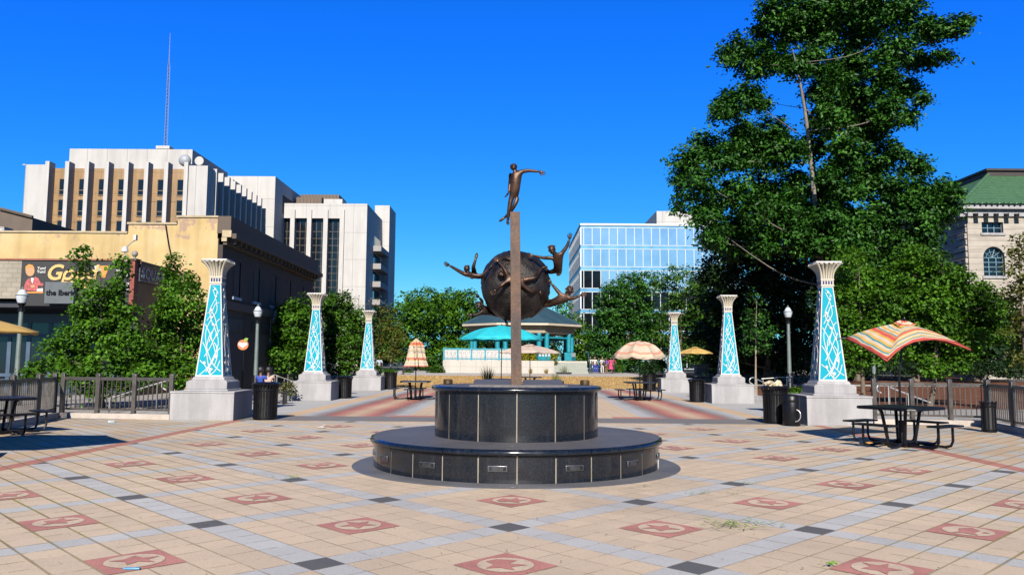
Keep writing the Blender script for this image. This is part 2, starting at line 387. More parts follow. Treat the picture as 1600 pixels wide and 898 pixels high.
def dry_lawn():
    m, t, b = new_mat('dry lawn'); x = NX(t); co = x.obj()
    n = x.noise(co, .28, 8, .72); n2 = x.noise(co, 5, 5, .75)
    c = x.ramp(n, [(.3, (.42, .24, .08)), (.5, (.62, .40, .17)), (.62, (.52, .31, .10)), (.75, (.42, .34, .12))]); c = x.mix(1., c, x.ramp(n2, [(.3, .6), (.7, 1.1)]), 'MULTIPLY')
    t.links.new(c, b.inputs['Base Color']); b.inputs['Roughness'].default_value = 1; b.inputs['Specular IOR Level'].default_value = .05
    t.links.new(x.bump(n2, .8, .08), b.inputs['Normal']); return m
MULCH = mat('red brown mulch', (.21, .085, .045), .95, 0, .3, 1.2, bump=.8, bscale=25, fine=.5, fscale=30, spec=.1)
PATHM = mat('pale concrete path', (.46, .42, .38), .85, 0, .1, .8, fine=.12)
YS = [47.3, 52, 56, 60, 64, 68, 69.5]
sheet('path', [-18, 24], [45.6, 46.5, 47.3], PATHM, .010, lambda y: 0)
sheet('lawn', [-12, 12.2], YS, dry_lawn(), .006)
sheet('mulch_bed', [12.2, 40], [28.5, 40, 48, 52, 56, 60, 64, 68, 72, 76], MULCH, .020)
sheet('garden_path', [12.5, 40], [53.2, 55.0, 56.0], PATHM, .035)
sheet('promenade', [-14, 12.2], [69.5, 72, 76, 79, 82, 92], PATHM, .006)
gr = MB(); rgr = random.Random(8)
for _ in range(9000):
    x, y = rgr.uniform(-11.8, 12), 47.4+rgr.random()*22; l = rgr.uniform(.03, .10); a = rgr.uniform(0, 3.14); w = Vector((math.cos(a), math.sin(a), 0))*rgr.uniform(.012, .03); o_ = Vector((x, y, gz(y)+.004))
    gr.add([o_-w, o_+w, o_+Vector((rgr.uniform(-.04, .04), rgr.uniform(-.04, .04), l))], [(0, 1, 2)], rgr.choice((0, 0, 1, 2)))
tag(gr.build('dry_grass', [mat('straw blade', (.60, .38, .15), .9), mat('dull brown blade', (.38, .22, .08), .9), mat('greenish blade', (.30, .28, .07), .9)], smooth=False), kind='stuff')
mbk = MB()
for a, b_ in ((-19.5, -12.0), (12.6, 22)):
    mbk.add([pl(a, 23.2, .012), pl(b_, 23.2, .012), pl(b_, 45, .012), pl(a, 45, .012)], [(0, 1, 2, 3)])
tag(mbk.build('pavement', mat('grey street pavement', (.32, .30, .28), .9, 0, .15, 1, fine=.2), smooth=False), kind='structure')

# ================================================================ FOUNTAIN-LIKE PLINTH
def granite(name, base, rough, speck):
    m, t, b = new_mat(name); x = NX(t); co = x.obj()
    vo = t.nodes.new('ShaderNodeTexVoronoi'); vo.inputs['Scale'].default_value = 95; t.links.new(co, vo.inputs['Vector'])
    s = x.ramp(vo.outputs['Color'], [(.55, base), (.8, speck)])
    n = x.ramp(x.noise(co, 1.5, 6, .65), [(.3, .75), (.7, 1.15)])
    mp = t.nodes.new('ShaderNodeMapping'); mp.inputs['Scale'].default_value = (5, 5, .5); t.links.new(co, mp.inputs[0])
    stk = x.ramp(x.noise(mp.outputs[0], 1.4, 6, .7), [(.54, 0.), (.72, .22)])
    t.links.new(x.mix(stk, x.mix(1., s, n, 'MULTIPLY'), (.10, .095, .09)), b.inputs['Base Color'])
    t.links.new(x.ramp(x.noise(co, 2.5, 6), [(.3, rough), (.75, rough+.12)]), b.inputs['Roughness'])
    b.inputs['Specular IOR Level'].default_value = .5; return m
GRAN = granite('polished black granite', (.005, .007, .011), .09, (.016, .022, .036))
GRANT = granite('worn dark granite top', (.075, .072, .078), .58, (.11, .105, .115))
JOINT = mat('pale joint mortar', (.30, .26, .20), .8, 0, .2, 4)
APRON = mat('grey stone apron', (.115, .115, .125), .6, 0, .18, 1.5, fine=.25, fscale=60)
CX, CY = .08, 12.6
ap = MB(); ap.lathe([(2.1, .004), (2.1, .016), (2.47, .016), (2.5, .005)], n=96)
o = tag(ap.build('apron', APRON, loc=(CX, CY, 0)), kind='structure')
pt = thing('granite_plinth', 'two-tier round plinth of polished black granite under the globe sculpture', 'plinth', (CX, CY, 0))
def tier(R_, z0, z1, n, a_off, flat, name):
    mb = MB(); core = MB(); core.lathe([(R_-.005, z0), (R_-.005, z1)], n=n*6); g = .0075
    for k in range(n):
        a0 = a_off+2*math.pi*k/n+g/R_; a1 = a_off+2*math.pi*(k+1)/n-g/R_
        seg = 1 if flat else 6
        A = [a0+(a1-a0)*i/seg for i in range(seg+1)]
        outer = [(R_*math.cos(a), R_*math.sin(a), z0) for a in A]; inner = [((R_-.028)*math.cos(a), (R_-.028)*math.sin(a), z0) for a in A[::-1]]
        mb.prism(outer+inner, (0, 0, z1-z0))
    mb.build(name, GRAN, pt, bevel=.003); core.build(name+'_joints', JOINT, pt)
tier(2.18, 0.016, .355, 27, R(-90), False, 'bench_wall'); tier(1.265, .446, 1.125, 14, R(-90), False, 'drum_wall')
def rimmed(R_, r_in, z0, z1, nm, n_j, off):
    mb = MB(); h = z1-z0; k = 6
    prof = [(r_in, z0+.0)]+[(R_-h/2+h/2*math.sin(t), z0+h/2-h/2*math.cos(t)) for t in [math.pi*i/k for i in range(k+1)]]
    ga = .004/R_
    for i in range(n_j):
        a0 = off+2*math.pi*i/n_j+ga; a1 = off+2*math.pi*(i+1)/n_j-ga
        mb.lathe(prof, n=14, a0=a0, a1=a1)
    mb.build(nm, GRAN, pt, ang=50)
rimmed(2.24, 1.9, .355, .447, 'bench_rim', 14, R(-90)); rimmed(1.325, 1.0, 1.125, 1.205, 'drum_rim', 9, R(-130))
mb = MB(); mb.lathe([(1.2, .43), (2.2, .4455)], n=72); mb.lathe([(1.2, .4462), (2.19, .4462), (2.19, .43)], n=72); mb.build('seat_slab', GRANT, pt)
mb = MB(); mb.lathe([(.0, 1.19), (1.29, 1.19), (1.29, 1.2035), (.95, 1.2045), (.9, 1.17), (0, 1.17)], n=64); mb.build('drum_top', GRANT, pt)
mb = MB(); mb.lathe([(0, 1.178), (.895, 1.178)], n=40); mb.build('gravel_bed', mat('brown gravel', (.16, .12, .09), .95, 0, .4, 30, bump=1, bscale=60, fine=.5, fscale=50), pt)
mb = MB()
mb.box((-.37, .25, 1.225), (.62, .55, .05), rx=R(7)); mb.box((.42, .25, 1.225), (.62, .55, .05), rx=R(7)); mb.build('cover_slab', GRANT, pt, bevel=.006)
mb = MB(); mb.box((.03, -.25, 1.19), (1.5, .4, .05)); mb.build('rough_stone_step', mat('rough grey stone', (.2, .18, .17), .9, 0, .3, 14, bump=1, bscale=30, fine=.4), pt, bevel=.01)
PLAQ = mat('dull plaque metal', (.03, .03, .034), .35, .75, .3, 12); PLAQR = mat('bright plaque border', (.22, .22, .23), .3, .9, .1, 12)
for ang in (-81, -59, -33, -6.6, 20, 46.6, 73.5):
    a = R(-90+ang); r = 2.185; c = Vector((r*math.cos(a), r*math.sin(a), .205)); rz = a+R(90)
    p = MB().box(c, (.25, .012, .072), rz=rz).build('plaque', PLAQR, pt, bevel=.004)
    c2 = Vector(((r+.006)*math.cos(a), (r+.006)*math.sin(a), .205)); MB().box(c2, (.232, .008, .054), rz=rz).build('plate', PLAQ, p)
    mbt = MB()
    for dz in (.014, 0, -.014):
        c3 = Vector(((r+.0105)*math.cos(a), (r+.0105)*math.sin(a), .205+dz)); mbt.box(c3, (.15, .002, .004), rz=rz)
    mbt.build('engraving', PLAQR, p)
for s in (-1, 1):
    f = MB(); f.lathe([(.065, 1.204), (.075, 1.215), (.075, 1.275), (.06, 1.285), (.06, 1.27), (0, 1.27)], c=(s*1.1, .35, 0), n=20)
    f.build('uplight', mat('weathered brass', (.16, .10, .05), .45, .7, .3, 12), pt)
# white drip stain of paint on one panel stays where it is
dr = MB(); a = R(-90+73.5)
for da, l in ((-.012, .16), (.0, .12), (.018, .19), (.03, .1)):
    r = 2.1835; dr.box((r*math.cos(a+da), r*math.sin(a+da), .17-l/2), (.012, .003, l), rz=a+R(90))
dr.build('paint_drip', mat('white paint drip', (.6, .6, .58), .7), pt)

# ================================================================ FIGURES (skin-grown bodies)
def skin_mesh(nodes, edges, sub=2):
    """nodes: name -> (Vector, radius); returns verts, faces of the grown surface"""
    keys = list(nodes); ix = {k: i for i, k in enumerate(keys)}
    bm = bmesh.new(); lay = bm.verts.layers.skin.verify()
    vs = []
    for k in keys:
        p, r = nodes[k]; v = bm.verts.new(p); r = r if hasattr(r, '__len__') else (r, r); v[lay].radius = r; vs.append(v)
    vs[0][lay].use_root = True
    for a, b in edges: bm.edges.new((vs[ix[a]], vs[ix[b]]))
    me = bpy.data.meshes.new('tmp'); bm.to_mesh(me); bm.free()
    ob = bpy.data.objects.new('tmp', me); COL.objects.link(ob)
    m = ob.modifiers.new('skin', 'SKIN'); m.use_smooth_shade = True; m.branch_smoothing = .6
    s = ob.modifiers.new('sub', 'SUBSURF'); s.levels = sub; s.render_levels = sub
    dg = bpy.context.evaluated_depsgraph_get(); dg.update()
    em = ob.evaluated_get(dg).to_mesh()
    V = [v.co.copy() for v in em.vertices]; Fc = [tuple(p.vertices) for p in em.polygons]
    ob.evaluated_get(dg).to_mesh_clear(); bpy.data.objects.remove(ob); bpy.data.meshes.remove(me)
    return V, Fc
def frame(fwd, up):
    f = Vector(fwd).normalized(); u = Vector(up); u = (u-f*u.dot(f)).normalized(); r = f.cross(u)
    return Matrix((r, f, u)).transposed()    # columns: right, forward, up
def add_head(mb, c, r, fwd, up, mi=0, hair=None, curly=False, eyes=1):
    """skull, jaw, nose, ears, brow, lips and eyes in ONE mesh with the body"""
    M = frame(fwd, up); q = lambda x, y, z: Vector(c)+M @ Vector((x*r, y*r, z*r))
    mb.ell(q(0, -.05, .12), (.80*r, .98*r, .95*r), 14, mi, M)
    mb.ell(q(0, .18, -.42), (.60*r, .66*r, .66*r), 12, mi, M)
    mb.ell(q(0, .98, -.12), (.13*r, .2*r, .26*r), 8, mi, M)
    mb.ell(q(0, .74, -.55), (.26*r, .16*r, .09*r), 8, mi, M)
    mb.ell(q(0, .80, .18), (.5*r, .15*r, .12*r), 8, mi, M)
    for s in (-1, 1):
        mb.ell(q(s*.83, -.05, -.05), (.1*r, .2*r, .27*r), 8, mi, M)
        mb.ell(q(s*.32, .80, .02), (.13*r, .1*r, .08*r), 6, eyes, M)
def hand(mb, wrist, tip, size, mi=0, curl=.25, side=None):
    w, t = Vector(wrist), Vector(tip); d = (t-w).normalized(); s = Vector(side) if side else d.orthogonal()
    s = (s-d*s.dot(d)).normalized(); n = d.cross(s); L = size
    palm = w+d*L*.26
    M = Matrix((s, d, n)).transposed()
    mb.ell(palm, (L*.22, L*.30, L*.10), 10, mi, M)
    for k, (o, l) in enumerate(((-.16, .40), (-.055, .48), (.055, .45), (.16, .34))):
        b0 = w+d*L*.45+s*L*o; b1 = b0+d*L*l*.5+s*L*o*.25-n*L*curl*.12; b2 = b1+d*L*l*.45+s*L*o*.15-n*L*curl*.3
        mb.tube([b0-d*L*.08, b0, b1, b2], [L*.05, L*.05, L*.045, L*.03], 6, mi)
    b0 = w+d*L*.18-s*L*.17; b1 = b0+d*L*.2-s*L*.16-n*L*.05; b2 = b1+d*L*.2-s*L*.03-n*L*.06
    mb.tube([b0, b1, b2], [L*.065, L*.055, L*.038], 6, mi)
def body_edges():
    E = [('pelvis', 'waist'), ('waist', 'chest'), ('chest', 'neck'), ('neck', 'head')]
    for s in 'LR':
        E += [('chest', 'sh'+s), ('sh'+s, 'el'+s), ('el'+s, 'wr'+s), ('pelvis', 'hip'+s), ('hip'+s, 'kn'+s), ('kn'+s, 'cf'+s), ('cf'+s, 'an'+s), ('an'+s, 'to'+s)]
    return E
def rads(H_, fat=1.):
    h = H_
    r = dict(pelvis=.074*h, waist=.062*h*fat, chest=.076*h, neck=.030*h, head=.034*h)
    for s in 'LR': r.update({'sh'+s: .034*h, 'el'+s: .024*h, 'wr'+s: .0165*h, 'hip'+s: .052*h, 'kn'+s: .033*h, 'cf'+s: .030*h, 'an'+s: .020*h, 'to'+s: .017*h})
    return r

# ================================================================ GLOBE SCULPTURE
def bronze(name, c1, c2, rough, metal, bmp=.3):
    m, t, b = new_mat(name); x = NX(t); co = x.obj()
    n = x.noise(co, 5, 6, .65); t.links.new(x.ramp(n, [(.3, c1), (.7, c2)]), b.inputs['Base Color'])
    b.inputs['Metallic'].default_value = metal; t.links.new(x.ramp(n, [(.3, rough), (.7, rough+.15)]), b.inputs['Roughness'])
    t.links.new(x.bump(x.noise(co, 24, 6, .7), bmp, .02), b.inputs['Normal']); return m
BRZ = bronze('brown bronze', (.018, .011, .008), (.075, .04, .026), .36, .75)
BRZD = bronze('dark bronze', (.018, .012, .009), (.05, .03, .02), .38, .6)
def rust():
    m, t, b = new_mat('rusted steel'); x = NX(t); co = x.obj()
    mp = t.nodes.new('ShaderNodeMapping'); mp.inputs['Scale'].default_value = (3, 3, .9); t.links.new(co, mp.inputs[0])
    n = x.noise(mp.outputs[0], 1.6, 8, .7); f = x.noise(co, 30, 5, .7)
    c = x.ramp(n, [(.32, (.055, .04, .038)), (.46, (.105, .066, .052)), (.57, (.17, .09, .05)), (.63, (.10, .082, .08)), (.72, (.125, .12, .125))])
    c = x.mix(1., c, x.ramp(f, [(.3, .6), (.7, 1.15)]), 'MULTIPLY'); t.links.new(c, b.inputs['Base Color'])
    b.inputs['Roughness'].default_value = .75; b.inputs['Metallic'].default_value = .25
    t.links.new(x.bump(f, .5, .01), b.inputs['Normal']); return m
sc = thing('globe_sculpture', 'rusted steel post carrying a bronze globe ringed by flying bronze children', 'sculpture', (CX, CY, 1.178))
RUST = rust()
S0 = Vector((CX, CY, 1.178))
def J(px, py, dy=0.): return P(px, py, CY+dy)-S0
top = J(804.6, 332); botm = J(807, 601)
pm = MB(); w = .083
pm.add([(botm.x+a*w, b*w, -.01) for a, b in ((-1, -1), (1, -1), (1, 1), (-1, 1))]+[(top.x+a*w*.93, b*w*.93, top.z) for a, b in ((-1, -1), (1, -1), (1, 1), (-1, 1))],
       [(3, 2, 1, 0), (4, 5, 6, 7), (0, 1, 5, 4), (1, 2, 6, 5), (2, 3, 7, 6), (3, 0, 4, 7)])
pm.build('post', RUST, sc, bevel=.006)
MB().box((botm.x, 0, .012), (.30, .30, .05)).build('base_plate', RUST, sc, bevel=.006)
gc = J(806, 446, .70); GR = .575
g = MB(); n1, n2 = 72, 40
rg = random.Random(3); vs = []; fs = []
def gnoise(p):
    return math.sin(p.x*3.1+1.3*math.sin(p.y*2.3+1))*math.cos(p.z*2.9+.7*math.sin(p.x*4))+.5*math.sin(p.y*5.2+p.z*3.7)
for i in range(n2+1):
    th = math.pi*i/n2
    for j in range(n1):
        ph = 2*math.pi*j/n1; d = Vector((math.sin(th)*math.cos(ph), math.sin(th)*math.sin(ph), math.cos(th)))
        land = 1 if gnoise(d*1.35) > .15 else 0
        vs.append(gc+d*(GR+land*.02+rg.uniform(-.006, .006)))
for i in range(n2):
    for j in range(n1): fs.append((i*n1+j, (i+1)*n1+j, (i+1)*n1+(j+1) % n1, i*n1+(j+1) % n1))
g.add(vs, fs); gm_ = bronze('dark cast bronze', (.008, .007, .007), (.05, .038, .032), .36, .5, .9); g.build('globe', gm_, sc, ang=60)
st = MB(); st.box((botm.x, .12, gc.z), (.12, .12, .5)); st.build('bracket', BRZD, sc)

def figure(j, head, hr, fwd, up, label, hands=(), scale=1., hairy=False, dress=None, matl=None):
    """j: joints in sculpture space; grows one bronze child"""
    rr = rads(.98*scale); nodes = {}
    for k in ['pelvis', 'waist', 'chest', 'neck']: nodes[k] = (j[k], (rr[k]*1.42, rr[k]*1.2) if k != 'neck' else rr[k]*1.15)
    nodes['head'] = (Vector(head), hr*.8)
    E = [('pelvis', 'waist'), ('waist', 'chest'), ('chest', 'neck'), ('neck', 'head')]
    for s in 'LR':
        ch = ['chest']+[k+s for k in ('sh', 'el', 'wr') if k+s in j]
        for a, b in zip(ch, ch[1:]): nodes[b] = (j[b], rr[b]*1.22); E.append((a, b))
        ch = ['pelvis']+[k+s for k in ('hip', 'kn', 'cf', 'an', 'to') if k+s in j]
        for a, b in zip(ch, ch[1:]): nodes[b] = (j[b], rr[b]); E.append((a, b))
    V, Fc = skin_mesh(nodes, E); mb = MB(); mb.add(V, Fc)
    add_head(mb, head, hr, fwd, up, 0, eyes=1)
    M = frame(fwd, up); q = lambda x, y, z: Vector(head)+M @ Vector((x*hr, y*hr, z*hr))
    rnd = random.Random(int(head[0]*1000))
    if hairy:
        for k in range(60):
            d = Vector((rnd.gauss(0, 1), rnd.gauss(-.5, 1), rnd.gauss(.6, 1))).normalized(); mb.ell(Vector(head)+M @ (d*hr*1.02), hr*rnd.uniform(.2, .33), 6)
    else:
        mb.ell(q(0, -.16, .26), (.88*hr, .98*hr, .92*hr), 14, 0, M)
        for k in range(14):
            a = rnd.uniform(-1.3, 1.3); mb.ell(q(.8*math.sin(a), -.3+.55*math.cos(a)*rnd.uniform(-1, 1), .75+.3*math.cos(a)), hr*.24, 6)
    for wk, tip, sd_ in hands: hand(mb, j[wk], tip, .125*scale, 0, .3, sd_)
    # feet as wedges with toes
    for s in 'LR':
        if 'to'+s in j and 'an'+s in j:
            d = (j['to'+s]-j['an'+s]); L = max(d.length, 1e-3); d /= L
            mb.ell(j['an'+s]+d*L*.55, (.026*scale, L*.72, .022*scale), 10, 0, frame(d, (0, 0, 1) if abs(d.z) < .9 else (0, 1, 0)))
    o = mb.build('bronze_child', [matl or BRZ, BRZD], sc, ang=70); o['label'] = label; return o
# the child flying off the top of the post
j = dict(pelvis=J(804.4, 301, -.02), waist=J(805.8, 288, -.05), chest=J(807, 275, -.08), neck=J(804.8, 266.5, -.06),
         shL=J(814.2, 267.5, -.06), elL=J(828, 266.6, -.1), wrL=J(842, 268.2, -.14), shR=J(799.3, 272.5, -.06), elR=J(796.6, 288, 0), wrR=J(795, 301, -.04),
         hipL=J(809, 308, 0), knL=J(803.5, 322, -.02), cfL=J(796, 333, .06), anL=J(789, 339.5, .12), toL=J(781.5, 345, .12),
         hipR=J(799.2, 308, 0), knR=J(795.5, 326, .0), cfR=J(794.3, 337, .02), anR=J(793, 347, .03), toR=J(794, 350, -.08))
figure(j, J(802.6, 261.5, -.05), .062, (-.1, -.75, .55), (-.1, .4, 1), 'bronze child flying upwards off the tip of the post, one arm out',
       [('wrL', J(851, 271, -.16), (0, 0, 1)), ('wrR', J(791.5, 306, -.06), (0, 1, 0))])
# left child seen from behind
dY = .35
j = dict(pelvis=J(742, 429.5, dY+.10), waist=J(737.5, 430.5, dY+.05), chest=J(731.5, 431, dY-.02), neck=J(729.8, 425, dY-.03),
         shL=J(724.5, 427.5, dY-.05), elL=J(714, 421.5, dY-.1), wrL=J(702, 414.5, dY-.15), shR=J(740, 430, dY-.12), elR=J(752, 431, dY-.1), wrR=J(764, 420, dY-.02),
         hipL=J(741, 426, dY+.05), knL=J(739.5, 417, dY-.10), anL=J(743.2, 405, dY-.12), toL=J(745, 397, dY-.1),
         hipR=J(745, 432, dY+.16), knR=J(754, 432, dY+.35), anR=J(764, 424, dY+.45), toR=J(769, 420, dY+.45))
figure(j, J(729.3, 420.5, dY-.03), .056, (-.4, .8, .3), (-.1, -.4, .9), 'bronze child leaping off the left of the globe, arm flung out and foot kicked up',
       [('wrL', J(694, 410.5, dY-.2), (0, 0, 1)), ('wrR', J(771, 409, dY+.05), (0, 1, .3))])
# right, upper child with both arms spread
dY = .2
j = dict(pelvis=J(872, 421, dY+.12), waist=J(872.3, 412, dY+.04), chest=J(871.2, 403, dY-.02), neck=J(866.5, 397, dY-.06),
         shR=J(863.8, 402.5, dY-.03), elR=J(849.5, 403, dY+.0), wrR=J(834, 399.5, dY+.05), shL=J(878, 396, dY-.03), elL=J(886, 384.5, dY-.06), wrL=J(889.8, 374, dY-.08),
         hipL=J(875, 424, dY+.2), knL=J(872, 429, dY+.42), anL=J(871, 424, dY+.62), toL=J(871, 420, dY+.66),
         hipR=J(868, 423, dY+.16), knR=J(858, 425.5, dY+.3), anR=J(851, 417, dY+.42), toR=J(846, 414, dY+.44))
figure(j, J(862.4, 390.5, dY-.09), .066, (-.15, -.95, -.05), (-.15, 0, 1), 'bronze child soaring at the upper right of the globe with arms spread wide',
       [('wrR', J(826.5, 398, dY+.05), (0, 0, 1)), ('wrL', J(891.2, 367, dY-.1), (1, 0, 0))])
# right, lower child with curly hair
dY = .45
j = dict(pelvis=J(865, 474, dY+.06), waist=J(872, 470, dY), chest=J(880.5, 465.5, dY-.06), neck=J(886, 460, dY-.07),
         shL=J(875.5, 459.5, dY-.04), elL=J(867.5, 450, dY-.04), wrL=J(861, 442.5, dY-.05), shR=J(889, 467, dY-.08), elR=J(898.5, 465, dY-.12), wrR=J(906.5, 461.8, dY-.15),
         hipL=J(861, 471.5, dY+.1), knL=J(852, 470, dY+.16), anL=J(856, 461, dY+.25), toL=J(858, 455, dY+.26),
         hipR=J(860, 476.5, dY+.06), knR=J(849, 477, dY+.14), anR=J(838, 474, dY+.25), toR=J(833, 473, dY+.28))
figure(j, J(890, 453.5, dY-.09), .062, (.35, -.9, .0), (.1, 0, 1), 'curly-haired bronze child stretching out at the lower right of the globe',
       [('wrL', J(858, 437.5, dY-.06), (1, 0, 0)), ('wrR', J(912, 459.5, dY-.17), (0, 0, 1))], hairy=True)
# child lying across the front of the globe, behind the post
dY = .07
j = dict(pelvis=J(812, 438, dY+.03), waist=J(804, 437, dY+.06), chest=J(795, 434, dY+.05), neck=J(789, 432, dY+.06),
         shL=J(791, 440, dY), elL=J(783, 446.5, dY-.03), wrL=J(775, 452.5, dY+.02), shR=J(792, 427, dY+.08), elR=J(786, 417, dY+.12), wrR=J(779, 409, dY+.18),
         hipL=J(817, 438, dY+.02), knL=J(836, 434, dY+.04), cfL=J(841, 427, dY+.14), anL=J(847, 418, dY+.22), toL=J(854, 417, dY+.26),
         hipR=J(817, 446, dY+.05), knR=J(829, 455.5, dY+.06), cfR=J(837, 453, dY+.15), anR=J(843, 452, dY+.22), toR=J(845, 460, dY+.22))
figure(j, J(783.5, 428.5, dY+.04), .058, (-.5, -.8, -.2), (-.8, .3, .4), 'bronze child sprawled across the face of the globe behind the post',
       [('wrL', J(768, 458, dY+.04), (0, 0, 1)), ('wrR', J(775, 404, dY+.2), (1, 0, 0))])
# lower left child curled under
dY = .75
j = dict(pelvis=J(770, 487, dY+.1), waist=J(763, 486, dY), chest=J(755.5, 485, dY-.05), neck=J(751.5, 482, dY-.1),
         shL=J(752, 477, dY-.05), elL=J(753.5, 470, dY-.1), wrL=J(748.5, 464.5, dY-.15), shR=J(751, 489, dY-.1), elR=J(744, 492, dY-.14), wrR=J(739, 491.5, dY-.16),
         hipL=J(774, 484, dY+.12), knL=J(782, 480, dY+.1), anL=J(789, 486, dY+.1), toL=J(793, 489, dY+.08),
         hipR=J(773, 491, dY+.1), knR=J(785, 493, dY-.1), anR=J(790, 501, dY-.1), toR=J(793, 508, dY-.14))
figure(j, J(749, 477.5, dY-.12), .06, (-.7, -.6, .1), (-.2, 0, 1), 'dark bronze child tucked beneath the lower left of the globe',
       [('wrL', J(744, 459.5, dY-.18), (1, 0, 0)), ('wrR', J(733.5, 492, dY-.17), (0, 0, 1))], hairy=True, matl=BRZD)
MB().tube([J(785, 405.5, .32), J(792, 403, .28), J(798, 406, .25)], [.025, .04, .03], 8).build('hand_cast', BRZD, sc)

# ================================================================ LOTUS COLUMNS
def crom(pts, n=8):
    pts = [Vector(p) for p in pts]; p = [2*pts[0]-pts[1]]+pts+[2*pts[-1]-pts[-2]]; out = []
    for i in range(1, len(p)-2):
        for k in range(n):
            t = k/n; a, b, c, d = p[i-1:i+3]
            out.append(.5*((2*b)+(c-a)*t+(2*a-5*b+4*c-d)*t*t+(3*b-a-3*c+d)*t**3))
    out.append(pts[-1]); return out
SH0, SH1, SW0, SW1 = 1.12, 3.64, .74, .30     # shaft heights, widths
def hw(z): return (SW0+(SW1-SW0)*(z-SH0)/(SH1-SH0))/2
VINES = [
 [(-.8, 0), (-.2, .08), (.3, .2), (.75, .36), (.35, .5), (-.2, .6), (-.6, .72), (.1, .84), (.5, .93)],
 [(-.95, .16), (-.4, .1), (.1, 0)], [(.95, .04), (.4, .1), (-.1, .2), (-.6, .36), (-.75, .5), (-.2, .62), (.5, .72), (.2, .85), (-.5, .95)],
 [(.1, 0), (.55, .06), (.9, .16)], [(-.95, .36), (-.5, .28), (-.2, .14), (.1, .02)], [(.95, .3), (.5, .24), (.2, .14), (-.3, .03)],
 [(.9, .5), (.3, .4), (-.1, .3), (-.6, .2)], [(-.95, .56), (-.3, .46), (.2, .34), (.6, .2)],
 [(.95, .62), (.5, .58), (.0, .46), (-.25, .36)], [(-.9, .68), (-.3, .7), (.3, .62), (.7, .48)], [(.9, .8), (.2, .78), (-.4, .66), (-.8, .6)],
 [(-.6, .98), (.1, .96), (.7, .9)],
 [(.4, .1), (.65, .2), (.6, .3), (.3, .36)], [(-.3, .2), (-.45, .3), (-.3, .42), (.0, .48)]]
BUDS = [(-.55, .13, .5), (.15, .06, -.4), (.6, .2, .3), (.65, .44, -.3), (.1, .555, .9), (-.25, .635, .4), (-.45, .72, -.3), (.35, .87, .2), (.0, .95, -.3)]
def tracery(mb):
    k = 0
    def place(x, z, off): return None
    def put(poly2, off, th=.016):
        # poly2: list of (x, z) in the face plane; face front at y=-hw(z)
        pts = [(x, -hw(z)-off, z) for x, z in poly2]; mb.prism(pts, (0, th, 0))
    H_ = SH1-SH0-.1; z0 = SH0+.05
    for v in VINES:
        c = crom([Vector((s, t, 0)) for s, t in v], 7); k += 1; off = -.001+.0006*k
        P2 = [Vector((s.x*(hw(z0+s.y*H_)-.045), z0+s.y*H_)) for s in c]
        vs = []; fs = []; wd = .0095
        for i, p in enumerate(P2):
            d = (P2[min(i+1, len(P2)-1)]-P2[max(i-1, 0)]).normalized(); nrm = Vector((-d.y, d.x))*wd*(1.15-.35*(p.y-z0)/H_)
            for q in (p+nrm, p-nrm):
                vs += [(q.x, -hw(q.y)-off, q.y), (q.x, -hw(q.y)+.009, q.y)]
        for i in range(len(P2)-1):
            a = i*4; b = a+4
            fs += [(a, a+2, b+2, b), (a, b, b+1, a+1), (a+2, a+3, b+3, b+2)]
        mb.add(vs, fs)
    for i, (s, t, tilt) in enumerate(BUDS):
        z = z0+t*H_; x = s*(hw(z)-.07); r = .050*(1.1-.35*t); co, si = math.cos(tilt), math.sin(tilt)
        for m, pet in enumerate(([(0, -1), (.55, -.5), (.75, .3), (.35, 1), (.12, .2)], [(0, -1), (-.55, -.5), (-.75, .3), (-.35, 1), (-.12, .2)], [(0, -.6), (.2, .2), (0, 1.1), (-.2, .2)])):
            put([(x+(px*co-pz*si)*r, z+(px*si+pz*co)*r) for px, pz in pet], .012+.0012*m+.0003*i, .014)
